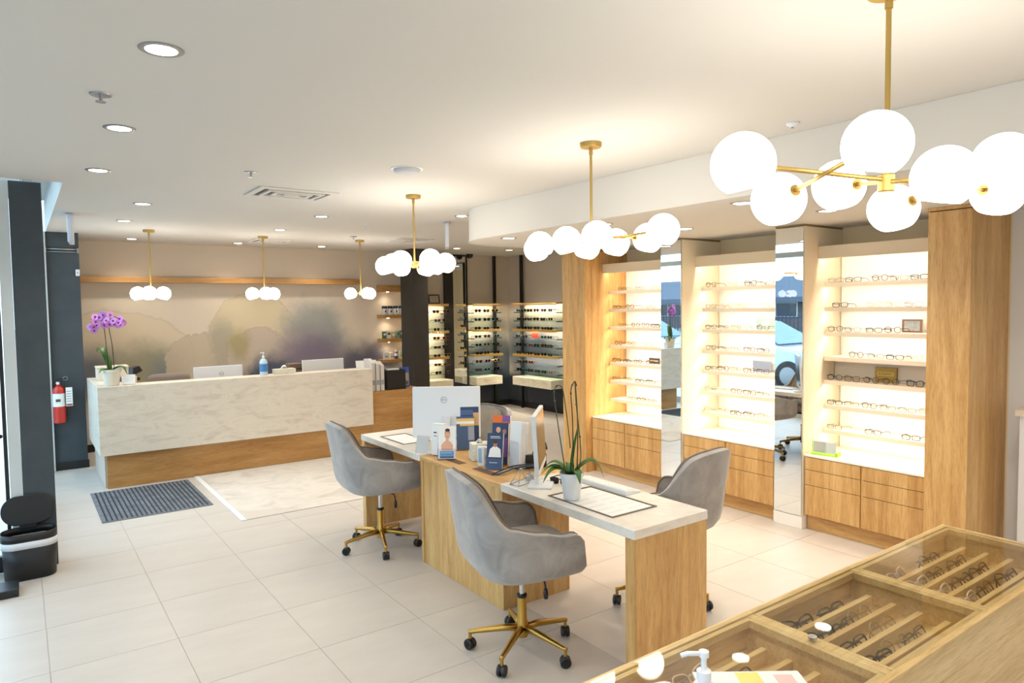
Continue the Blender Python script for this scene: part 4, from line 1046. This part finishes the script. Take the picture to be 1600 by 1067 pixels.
for i, s in enumerate(stems):
    so_ = MB().tube([rf(*q) for q in smoothpts(s)], .0028, 6).build('flower_stem', [GREENS, STEMB][i % 2], c, smooth=True)
    for k in (2, 3, 4):
        if k < len(s): MB().sphere(rf(*s[k]), .006, 8, 6).build('bud', GREENS, so_, smooth=True)

c = T('potted_orchid', 'purple flowering orchid in cream pot on the reception counter', 'plant', (.755, 8.03, 1.041))
MB().lathe([(0, 0), (.062, 0), (.066, .006), (.084, .135), (.09, .137), (.09, .165), (.083, .165), (.08, .14), (0, .138)], 32).build('pot', POTC, c, autos=True)
MB().lathe([(0, .142), (.05, .146), (.08, .14)], 20).build('bark', SOIL, c, smooth=True)
for L, w, be, li, a in ((.20, .07, .9, .3, 0), (.19, .08, .4, 1.3, 165), (.17, .07, .6, .3, 40), (.15, .07, .5, .2, 250)):
    leaf(c, L, w, be, li, azr + math.radians(a), .148)
o = leaf_mb(.26, .075, -.05, .05).xf(Matrix.Translation(rf(-.02, 0, .14)) @ Matrix.Rotation(azr + 2.9, 4, 'Z') @ Matrix.Rotation(math.radians(-75), 4, 'Y')).build('leaf', GREENL, c, smooth=True)
o.modifiers.new('s', 'SOLIDIFY').thickness = .0016
for s in ([(-.02, 0, .15), (-.04, 0, .38), (-.055, 0, .58), (-.09, -.02, .68), (-.17, -.03, .64)], [(.03, 0, .15), (.02, 0, .40), (-.005, 0, .60), (.03, 0, .70), (.10, -.01, .68)]):
    MB().tube([rf(*q) for q in smoothpts(s)], .0042, 6).build('flower_stem', STEMB, c, smooth=True)
pm = MB()
for k in range(5):
    a = math.radians(90 + 72 * k); L = .034
    for w_, in ((.018,),):
        pts = []
        for t in range(9):
            q = 2 * math.pi * t / 9
            r_ = L * .62 + L * .42 * math.cos(q); s_ = w_ * math.sin(q)
            pts.append((r_ * math.cos(a) - s_ * math.sin(a), -.004 - .006 * math.sin(t) * .3, r_ * math.sin(a) + s_ * math.cos(a)))
        pm._add(pts + [(x, y + .002, z) for x, y, z in pts], [tuple(range(9)), tuple(reversed(range(9, 18)))] + [(i, 9 + i, 9 + (i + 1) % 9, (i + 1) % 9) for i in range(9)])
pme = pm.mesh('flower', PINK); cme = MB().sphere((0, -.012, -.003), .010, 8, 6).mesh('flower_centre', MAGENTA, True)
rnd = random.Random(4)
for k in range(26):
    r_, z_ = rnd.uniform(-.185, .13), rnd.uniform(.0, .13)
    z_ = .575 + z_ * (1 - (abs(r_ + .02) / .22) ** 2) + .03
    if r_ < -.12: z_ -= .05
    o = bpy.data.objects.new('flower', pme); COL.objects.link(o); o.parent = c; o.location = rf(r_, rnd.uniform(-.06, .03), z_)
    o.rotation_euler = (rnd.uniform(-.5, .4), rnd.uniform(-.6, .6), -YAW * .4 + rnd.uniform(-.7, .7))
    q = bpy.data.objects.new('flower_centre', cme); COL.objects.link(q); q.parent = o

# ============================================================ MONITORS AND DESK THINGS
LOGO = P('logo_grey', (120, 128, 136), .4, .3)
def monitor(label, loc, rz, w, h, z0, back_logo=False, tilt=-4, foot=True, logo_side=0):
    c = T('computer_monitor', label, 'monitor', loc, rz)
    # screen faces +y, back faces -y
    b = MB().box(-w / 2, -.012, z0, w / 2, .012, z0 + h)
    pv = Matrix.Translation((0, 0, z0)) @ Matrix.Rotation(math.radians(tilt), 4, 'X') @ Matrix.Translation((0, 0, -z0))
    b.xf(pv); b.build('panel', WPLAST, c, bevel=.005, seg=3)
    B(-w / 2 + .012, .0122, z0 + .035, w / 2 - .012, .0130, z0 + h - .012).xf(pv).build('screen', P('screen_dark', (40, 42, 48), .15), c)
    if foot:
        B(-.03, -.03, .012, .03, -.014, z0 + h * .45).build('stand_neck', WPLAST, c, bevel=.004); B(-.085, -.07, 0, .085, .07, .012).build('stand_foot', WPLAST, c, bevel=.004)
    if back_logo:
        ring = MB().tube([tuple(pv @ Vector((.03 + .024 * math.cos(a), -.0128, z0 + h * .72 + .024 * math.sin(a)))) for a in [2 * math.pi * k / 32 for k in range(32)]], .0016, 6, closed=True).build('logo_ring', LOGO, c, smooth=True)
        text('DELL', .017, 'logo_lettering', LOGO, c, tuple(pv @ Vector((.03, -.0126, z0 + h * .72))), (math.pi / 2 + math.radians(tilt), 0, 0))
    return c
mm = monitor('white monitor turned back-on with round logo on the far desk', (2.60, 4.47, .762), -math.radians(36.5), .513, .385, .045, False, -4)
pv = Matrix.Translation((0, 0, .045)) @ Matrix.Rotation(math.radians(-4), 4, 'X') @ Matrix.Translation((0, 0, -.045))
MB().tube([tuple(pv @ Vector((-.018 + .023 * math.cos(a), -.0125, .33 + .023 * math.sin(a)))) for a in [2 * math.pi * k / 32 for k in range(32)]], .0014, 6, closed=True).build('logo_ring', LOGO, mm, smooth=True)
text('DELL', .017, 'logo_lettering', LOGO, mm, tuple(pv @ Vector((-.018, -.0126, .33))), (math.pi / 2 - math.radians(4), 0, 0))
monitor('white monitor seen edge-on between brochures and orchid on near desk', (2.40, 3.065, .762), math.atan2(.29, .28) + math.pi, .42, .335, .10, False, 3)
monitor('white monitor showing its back at left behind the reception ledge', (1.87, 8.42, .741), math.radians(3), .54, .33, .075, True, -3)
monitor('white monitor showing its back at right behind the reception ledge', (3.12, 8.42, .741), math.radians(1), .54, .33, .085, False, -3)

FRM = P('desk_frame_bronze', (104, 88, 70), .4, .3)
def docframe(label, x0, y0, x1, y1, z):
    c = T('document_mat', label, 'document', (x0, y0, z)); w, d = x1 - x0, y1 - y0; t = .014
    B(0, 0, 0, w, d, .003).build('paper', PAPER, c)
    f = MB(); f.box(0, 0, .003, w, t, .0065).box(0, d - t, .003, w, d, .0065).box(0, t, .003, t, d - t, .0065).box(w - t, t, .003, w, d - t, .0065); f.build('frame', FRM, c, bevel=.001)
    INK = P('print_grey', (226, 227, 231), .7)
    for k in range(6):
        for j in range(2): B(.03 + j * (w / 2 - .01), .06 + k * (d - .12) / 6, .003, .03 + j * (w / 2 - .01) + w * .34, .06 + k * (d - .12) / 6 + .022, .0034).build('print_block', INK, c)
docframe('bronze framed document lying on the near desk under the orchid pot', 2.285, 2.365, 2.60, 2.865, .7625)
docframe('bronze framed document lying on the far desk beside the monitor', 2.31, 4.62, 2.54, 5.03, .7625)
c = T('keyboard', 'white wedge keyboard on the near desk beside framed document', 'keyboard', (2.62, 2.61, .7625), math.radians(0))
MB().prism_ax([(0, 0), (.118, 0), (.118, .012), (0, .026)], 0, .42, 'y').build('body', WPLAST, c, bevel=.003)
km = MB()
kk = B(-.007, -.0075, 0, .007, .0075, .003).mesh('key', PAPER)
for r in range(5):
    for q in range(20):
        o = bpy.data.objects.new('key', kk); COL.objects.link(o); o.parent = c; o.location = (.018 + r * .0195, .022 + q * .0197, .0262 - (.018 + r * .0195) * .1186 - .0006)
# brochures
def leaflet(label, loc, rz, w, h, lean, front, th=.018, prints=(), sheets=1, holder=True, cat='brochure'):
    c = T('brochure_stack', label, cat, loc, rz)
    pv = Matrix.Rotation(math.radians(-lean), 4, 'X')
    B(-w / 2, 0, .006, w / 2, th, h).xf(pv).build('sheets', PAPER, c, bevel=.0006)
    B(-w / 2, -.0008, .006, w / 2, 0, h).xf(pv).build('cover', front, c)
    for nm, poly, mat, lay in prints:
        vs = [(x * w, -.001 - .0004 * lay, h * z) for x, z in poly]; n = len(vs)
        MB()._add(vs + [(x, y + .0004, z) for x, y, z in vs], [tuple(range(n)), tuple(reversed(range(n, 2 * n)))] + [(i, n + i, n + (i + 1) % n, (i + 1) % n) for i in range(n)]).xf(pv).build(nm, mat, c)
    return c
def holder(label, loc, rz, w, h, lean, th=.03):
    c = T('brochure_holder', label, 'brochure holder', loc, rz); pv = Matrix.Rotation(math.radians(-lean), 4, 'X')
    B(-w / 2, th, .003, w / 2, th + .002, h).xf(pv).build('back_plate', ACRYL, c); B(-w / 2, -.004, .003, w / 2, -.002, h * .38).xf(pv).build('front_lip', ACRYL, c); B(-w / 2, -.004, 0, w / 2, th + .04, .003).build('foot', ACRYL, c)
def ell(cx, cz, rx, rz_, n=16, a0=0, a1=360): return [(cx + rx * math.cos(math.radians(a0 + (a1 - a0) * k / n)), cz + rz_ * math.sin(math.radians(a0 + (a1 - a0) * k / n))) for k in range(n)]
def rc(x0, z0, x1, z1): return [(x0, z0), (x1, z0), (x1, z1), (x0, z1)]
SKIN = P('printed_skin', (222, 170, 140), .6); SKIN2 = P('printed_skin_dark', (176, 120, 92), .6); SKY = P('printed_sky_blue', (96, 168, 222), .6); NAVY = P('printed_navy', (44, 66, 100), .6); BLUEP = P('printed_slate_blue', (70, 96, 138), .6)
YEL = P('printed_yellow', (230, 192, 110), .6); ORG = P('printed_orange', (226, 112, 46), .6); PUR = P('printed_purple', (126, 84, 150), .6); HAIR = P('printed_hair', (70, 46, 36), .6); LIP = P('printed_lip', (190, 100, 90), .6)
DZ = .7525
leaflet('white brochure with bare-shouldered portrait and blue caption on the divider', (2.335, 4.02, DZ), math.radians(-36), .118, .228, 14, PAPER, .022, [
    ('printed_shoulders', [(-.30, .28), (.34, .28), (.36, .42), (.28, .50), (.10, .57), (-.06, .57), (-.24, .50), (-.33, .42)], SKIN, 1), ('printed_neck', rc(-.06, .52, .10, .70), SKIN, 2), ('printed_face', ell(.03, .76, .17, .16), SKIN, 3), ('printed_hair', ell(.03, .88, .14, .05), HAIR, 4), ('printed_eye', rc(-.10, .79, -.03, .805), HAIR, 4), ('printed_eye', rc(.08, .79, .15, .805), HAIR, 4), ('printed_mouth', rc(-.02, .675, .09, .69), LIP, 4),
    ('printed_brow', rc(-.12, .83, .17, .845), SKIN2, 4), ('caption_band', rc(-.40, .12, .40, .26), SKY, 1), ('caption_band', rc(-.40, .05, .40, .11), BLUEP, 1), ('caption_line', rc(-.34, .2, .3, .215), PAPER, 2)])
holder('clear acrylic holder under the portrait brochure', (2.33, 4.016, DZ), math.radians(-36), .126, .20, 14, .034)
leaflet('slim white and purple carton-like brochure at left of the divider', (2.345, 4.175, DZ), math.radians(-62), .085, .225, 4, PAPER, .05, [('printed_band', rc(.1, .05, .45, .40), PUR, 1), ('printed_band', rc(.12, .50, .45, .62), HAIR, 1), ('printed_text', rc(-.35, .7, -.05, .74), NAVY, 1), ('printed_text', rc(-.35, .6, 0, .63), GREYP, 1)])
leaflet('blue and yellow brochure standing in front of the white monitor', (2.60, 4.20, DZ), math.radians(-30), .13, .245, 12, BLUEP, .02, [('printed_band', rc(-.5, .86, .5, .94), YEL, 1), ('printed_band', rc(-.5, .78, .5, .86), PAPER, 1), ('printed_band', rc(-.3, .72, .5, .78), YEL, 1), ('printed_block', rc(.15, .3, .5, .7), P('printed_grey', (150, 160, 178), .6), 1)])
leaflet('tallest blue brochure with beige edge touching the white monitor', (2.66, 4.235, DZ), math.radians(-30), .135, .305, 10, NAVY, .03, [('printed_band', rc(-.5, .8, .2, .93), BLUEP, 1), ('printed_block', rc(.2, .55, .5, .86), P('printed_tan', (206, 168, 120), .6), 2)])
leaflet('navy brochure with a person in white shirt on the divider', (2.425, 3.585, DZ), math.radians(-48), .105, .232, 16, NAVY, .02, [
    ('printed_shirt', [(-.38, .34), (.42, .34), (.36, .56), (.10, .64), (-.08, .64), (-.3, .56)], PAPER, 1), ('printed_face', ell(.02, .70, .13, .085), SKIN2, 2), ('printed_hair', ell(.02, .76, .14, .05), HAIR, 3), ('printed_text', rc(-.3, .90, .3, .915), PAPER, 1), ('printed_text', rc(-.3, .86, .35, .872), PAPER, 1), ('caption_band', rc(-.5, .0, .5, .30), BLUEP, 1), ('printed_text', rc(-.3, .18, .2, .20), PAPER, 2)])
holder('clear acrylic holder under the navy brochure', (2.418, 3.577, DZ), math.radians(-48), .112, .2, 16, .034)
leaflet('navy brochure with a group portrait behind the white-shirt brochure', (2.52, 3.66, DZ), math.radians(-48), .11, .275, 12, NAVY, .03, [('printed_face', ell(-.12, .84, .14, .07), SKIN, 1), ('printed_face', ell(.25, .80, .12, .06), SKIN2, 1), ('printed_block', rc(-.1, .2, .45, .65), PUR, 1)])
leaflet('orange and purple topped brochure behind the navy brochures', (2.60, 3.76, DZ), math.radians(-48), .12, .305, 10, ORG, .04, [('printed_band', rc(.05, .86, .5, 1.0), PUR, 1), ('printed_block', rc(-.5, .4, .5, .84), P('printed_maroon', (110, 66, 62), .6), 1), ('printed_band', rc(-.5, .1, .5, .4), BLUEP, 1)])
c = T('card_stack', 'tall stack of white cards in clear holder by the phone', 'card stack', (2.535, 3.525, DZ), math.radians(-84))
for k in range(7): B(-.05, .004 + k * .009, .01, .05, .010 + k * .009, .30 - .006 * (k % 3)).xf(Matrix.Rotation(math.radians(-6), 4, 'X')).build('card', PAPER, c)
B(-.056, -.002, 0, .056, .072, .004).build('holder_base', ACRYL, c); B(-.056, -.002, .004, .056, 0, .18).build('holder_front', ACRYL, c); B(-.056, .070, .004, .056, .072, .22).build('holder_back', ACRYL, c)
SPK = plain_noise('speckled_tissue_box', (236, 230, 216), (196, 196, 178), 70, .7)
c = T('tissue_box', 'speckled white tissue box pair stacked on the divider', 'tissue box', (2.525, 3.90, DZ), math.radians(-20))
B(-.065, -.055, 0, .065, .055, .055).build('lower_box', SPK, c, bevel=.003); B(-.06, -.05, .056, .068, .057, .112).build('upper_box', SPK, c, bevel=.003)
MB().grid(lambda u, v: ((u - .5) * .05, (v - .5) * .03 + .01 * math.sin(u * 9), .112 + .035 * math.sin(math.pi * u) * (.5 + .5 * math.sin(3 * v + 4 * u))), 8, 6).build('tissue', PAPER, c, smooth=True).modifiers.new('s', 'SOLIDIFY').thickness = .001
c = T('product_carton', 'thin white upright carton with blue print on the divider', 'carton', (2.43, 3.735, DZ), math.radians(-40)); B(-.022, -.018, 0, .022, .018, .125).build('box', PAPER, c, bevel=.001); B(-.017, -.0185, .02, .005, -.018, .115).build('print_strip', P('print_pale_blue', (150, 186, 212), .6), c)
c = T('product_carton', 'wider white carton beside the thin blue-print carton on divider', 'carton', (2.485, 3.765, DZ), math.radians(-40)); B(-.03, -.02, 0, .03, .02, .11).build('box', PAPER, c, bevel=.001); B(-.02, -.0205, .03, .02, -.02, .06).build('print_strip', P('print_pale_grey', (190, 194, 196), .6), c)
c = T('tent_card', 'small clear easel card at the near end of far desk', 'card', (2.31, 4.30, .763), math.radians(-60))
for s in (-1, 1): B(-.05, -.001, 0, .05, .001, .12).xf(Matrix.Translation((0, s * .035, 0)) @ Matrix.Rotation(math.radians(16 * s), 4, 'X')).build('panel', P('card_grey', (196, 194, 190), .4) if s < 0 else ACRYL, c)
c = T('desk_phone', 'black desk telephone behind the edge-on monitor', 'phone', (2.685, 3.52, DZ), math.radians(75))
MB().prism_ax([(-.08, 0), (.10, 0), (.10, .02), (-.06, .09), (-.08, .09)], -.07, .07, 'y').build('body', BLACKP, c, bevel=.006)
MB().tube(smoothpts([(-.09, -.055, .12), (-.055, -.055, .155), (.02, -.055, .12), (.075, -.055, .075), (.10, -.055, .04)]), [.017] * 5 + [.012] * 11 + [.017] * 5, 10).build('handset', BLACKP, c, smooth=True)
B(-.03, -.02, .055, .05, .055, .06).xf(Matrix.Translation((0, 0, .012)) @ Matrix.Rotation(math.radians(22), 4, 'Y')).build('keypad', GREYP, c)
for k, (a, b, zz) in enumerate(((0, 0, 0), (.012, -.012, .006), (-.008, .015, .010))):
    tag(MB().tube(smoothpts([(2.345 + a, 3.46 + b, .757), (2.42 + a, 3.44 + b, .77 + zz), (2.50 + a, 3.46 + b, .775 + zz), (2.60 + a, 3.42 + b, .78 + zz), (2.70, 3.45 + b, .765)]), .0042, 8).build('cable', [P('cable_blue', (70, 104, 142), .5), P('cable_navy', (50, 66, 92), .5), BLACKP][k], smooth=True),
        ['pale blue cable lying across the divider top', 'navy cable beside the pale blue one on the divider', 'black cable crossing the divider beside the blue cables'][k], 'cable')
c = T('geometric_holder', 'metal wire pyramid ornament with glass cups on the near desk', 'ornament', (2.345, 3.185, .763), math.radians(20))
ap = (.0, .0, .085); bs = [(-.085, -.04, .003), (.08, -.05, .003), (.09, .03, .003), (-.07, .03, .003)]
for p in bs: MB().tube([p, ap], .0022, 6).build('wire', STEEL, c, smooth=True)
MB().tube(bs, .0022, 6, closed=True).build('base_wire', STEEL, c, smooth=True)
for k, (x, y) in enumerate(((.06, -.015), (.115, .0))):
    g = MB().lathe([(.0, 0), (.018, 0), (.018, .05), (.0165, .05), (.0165, .003), (0, .003)], 18, (x, y, .003)).build('glass_cup', ACRYL, c, autos=True); MB().cyl((x, y, .008), .014, .022, 14).build('filling', P('cup_filling', (214, 206, 200), .6), g, autos=True)
c = T('computer_mouse', 'white computer mouse near the keyboard on near desk', 'mouse', (2.66, 3.10, .763), .4); MB().sphere((0, 0, .012), .03, 18, 10, sc=(1.0, 1.7, .62)).build('body', WPLAST, c, smooth=True); MB().cyl((-.002, .028, .028), .006, .004, 10, axis='x').build('wheel', GREYP, c)
glasses('eyeglasses', 'black sunglasses lying open on the near desk by the orchid', 'sunglasses', None, ('rect', .003, BLACKFR, SUNL), (2.50, 3.02, .7645), math.radians(-70))
# ---- reception counter things
c = T('card_holder', 'white card in small stand on the reception counter beside orchid', 'card', (.905, 7.985, 1.041), math.radians(-12)); B(-.055, 0, .004, .055, .006, .105).xf(Matrix.Rotation(math.radians(-12), 4, 'X')).build('card', PAPER, c, bevel=.001); B(-.055, -.015, 0, .055, .035, .004).build('foot', ACRYL, c)
for k in range(4): B(-.04, -.001, .03 + k * .016, .04, 0, .035 + k * .016).xf(Matrix.Rotation(math.radians(-12), 4, 'X')).build('print_line', P('print_grey', (226, 227, 231), .7), c)
c = T('payment_terminal', 'black card payment terminal on the reception return counter', 'terminal', (1.10 - .15, 8.42, 1.041), math.radians(25)); MB().prism_ax([(-.10, 0), (.10, 0), (.10, .03), (-.02, .06), (-.10, .05)], -.05, .05, 'y').build('base', BLACKP, c, bevel=.005)
MB().prism_ax([(.02, .05), (.14, .10), (.10, .16), (.03, .14)], -.04, .04, 'y').build('screen_head', BLACKP, c, bevel=.005); B(-.08, -.035, .052, -.01, .035, .060).build('keypad', GREYP, c)
c = T('storage_box', 'cream box behind the purple orchid on reception counter', 'box', (.78, 8.78, 1.041)); B(-.10, -.12, 0, .20, .10, .13).build('body', P('cream_box', (222, 206, 186), .6), c, bevel=.008); B(-.105, -.125, .13, .205, .105, .15).build('lid', P('cream_box', (222, 206, 186), .6), c, bevel=.006)
c = T('storage_box', 'small tan box under the payment terminal cord on reception counter', 'box', (.93, 8.20, 1.041)); B(-.06, -.03, 0, .07, .09, .06).build('body', P('tan_box', (208, 186, 160), .6), c, bevel=.003); B(-.062, -.032, .05, .072, .092, .064).build('lid', P('tan_box', (208, 186, 160), .6), c, bevel=.002)
c = T('sanitizer_bottle', 'clear pump sanitizer bottle with blue label on reception counter', 'bottle', (2.275, 8.05, 1.041)); MB().lathe([(.04, 0), (.045, .008), (.045, .15), (.03, .18), (.014, .19), (.014, .20)], 24).build('body', P('gel_clear_blue', (190, 212, 226), .2, coat=.5), c, autos=True)
MB().lathe([(.0455, .04), (.0455, .13)], 24).build('label_band', P('label_blue', (70, 130, 190), .5), c, autos=True); MB().lathe([(.016, .20), (.016, .215), (.005, .22), (.005, .25), (.012, .252), (.012, .262), (0, .262)], 16).build('pump', WPLAST, c, autos=True); MB().tube([(0, 0, .257), (-.04, -.01, .255)], .005, 8).build('nozzle', WPLAST, c, smooth=True)
c = T('tissue_box', 'patterned tissue box with white tissue on reception counter', 'tissue box', (2.51, 8.06, 1.041), .05); B(-.12, -.055, 0, .12, .055, .058).build('box', SPK, c, bevel=.003); MB().grid(lambda u, v: ((u - .5) * .08, (v - .5) * .04 + .01 * math.sin(u * 8), .058 + .045 * math.sin(math.pi * u) * (.6 + .4 * math.sin(4 * v))), 8, 6).build('tissue', PAPER, c, smooth=True).modifiers.new('s', 'SOLIDIFY').thickness = .001
c = T('card_reader', 'brown desk box left of the right reception monitor', 'box', (2.80, 8.60, .741)); B(-.08, -.08, 0, .08, .08, .37).build('body', P('brown_box', (120, 100, 84), .6), c, bevel=.004); B(-.08, -.081, .3, .08, -.08, .31).build('seam', BLACKP, c)
c = T('card_holder', 'white note card stand at right end of reception ledge', 'card', (3.46, 8.06, 1.041), -.15); B(-.05, 0, 0, .05, .008, .10).xf(Matrix.Rotation(math.radians(-18), 4, 'X')).build('card', PAPER, c); B(-.05, -.005, 0, .05, .05, .004).build('foot', ACRYL, c)
for k in range(3):
    c = T('magazine_file', '%s white magazine file from left on the oak end cabinet' % ORD[k], 'file', (3.60 + k * .062, 8.08, .746), 0, 'white magazine files')
    MB().prism_ax([(-.10, 0), (.14, 0), (.14, .40 - .02 * k), (.02, .41 - .02 * k), (-.10, .36 - .02 * k)], -.025, .022, 'x').build('case', P('file_white', (214, 210, 204), .6), c, bevel=.002); B(-.02, -.103, .08, .016, -.10, .14).build('spine_label', GREYP, c)
c = T('printer_box', 'black open-topped box on the oak end cabinet', 'box', (3.92, 8.10, .746)); f = MB(); f.box(-.13, -.11, 0, .13, .11, .01).box(-.13, -.11, .01, -.12, .11, .25).box(.12, -.11, .01, .13, .11, .25).box(-.12, -.11, .01, .12, -.10, .25).box(-.12, .10, .01, .12, .11, .25); f.build('tray', BLACKP, c, bevel=.002); B(-.11, -.09, .012, .11, .09, .235).build('contents', P('dark_files', (44, 40, 38), .8), c); B(-.10, -.07, .235, .06, .0, .262).build('white_envelopes', PAPER, c)
c = leaflet('blue brochure with a photo standing at end of the oak cabinet', (4.10, 8.12, .746), math.radians(-20), .13, .27, 12, P('printed_royal', (54, 86, 170), .6), .02, [('printed_photo', rc(-.4, .12, .45, .72), P('printed_photo_tone', (176, 166, 164), .6), 1), ('printed_face', ell(0, .52, .22, .14), P('printed_face_tone', (206, 190, 182), .6), 2), ('printed_block', rc(-.2, .15, .4, .32), P('printed_dusk', (96, 92, 120), .6), 2)])
# ---- on and in the display case
c = T('pump_bottle', 'white pump bottle standing on the display case glass', 'bottle', (.985, .785, .986), -YAW); MB().lathe([(.022, 0), (.026, .006), (.026, .095), (.018, .115), (.011, .12), (.011, .128)], 22).build('body', P('bottle_white', (244, 244, 246), .35), c, autos=True)
MB().lathe([(.013, .125), (.013, .14), (.005, .143), (.005, .165), (.009, .166), (.009, .176), (0, .178)], 16).build('pump', P('bottle_white', (244, 244, 246), .35), c, autos=True); MB().tube([(0, 0, .171), (-.03, 0, .172), (-.042, 0, .168)], .0045, 8).build('nozzle', P('bottle_white', (244, 244, 246), .35), c, smooth=True)
c = T('leaflet', 'white leaflet lying on the display case glass beside pump bottle', 'leaflet', (1.215, .842, .9862), -YAW); B(-.11, -.085, 0, .12, .065, .002).build('sheet', PAPER, c); B(-.02, -.08, .002, .03, .06, .0024).build('print_stripe', P('print_yellow', (238, 222, 130), .6), c); B(.06, -.04, .002, .10, .05, .0024).build('print_block', P('print_pink', (232, 196, 190), .6), c)
cs_sty = ['black', 'tort', 'grey', 'blackc', 'clear', 'gold', 'tortc', 'blackr']
lanes = [.69 + .02 + (.352) * (j + .5) / 5 for j in range(5)]
cnt = 0
CN = ['near-left', 'middle', 'far-right']
for k in range(3):
    a, b = .95 + CX[k] + .10, .95 + CX[k + 1] - .11
    for j in range(5):
        n_ = [[2, 2, 2, 2, 1], [2, 3, 2, 3, 2], [2, 3, 3, 3, 2]][k][j]
        for i in range(n_):
            x = a + (b - a) * (i + .5 + rnd.uniform(-.08, .08)) / n_
            st = cs_sty[(cnt * 5 + j) % 8]; cnt += 1
            glasses('eyeglasses', '%s folded eyeglasses, %s along lane %s of the %s case tray' % (NAMES[st], ORD[i], ['one', 'two', 'three', 'four', 'five'][j], CN[k]), 'eyeglasses', 'eyeglasses in the display case trays', STY[st], (x, lanes[j] - .012, .8955), rnd.uniform(-.12, .12), math.radians(-35), True)
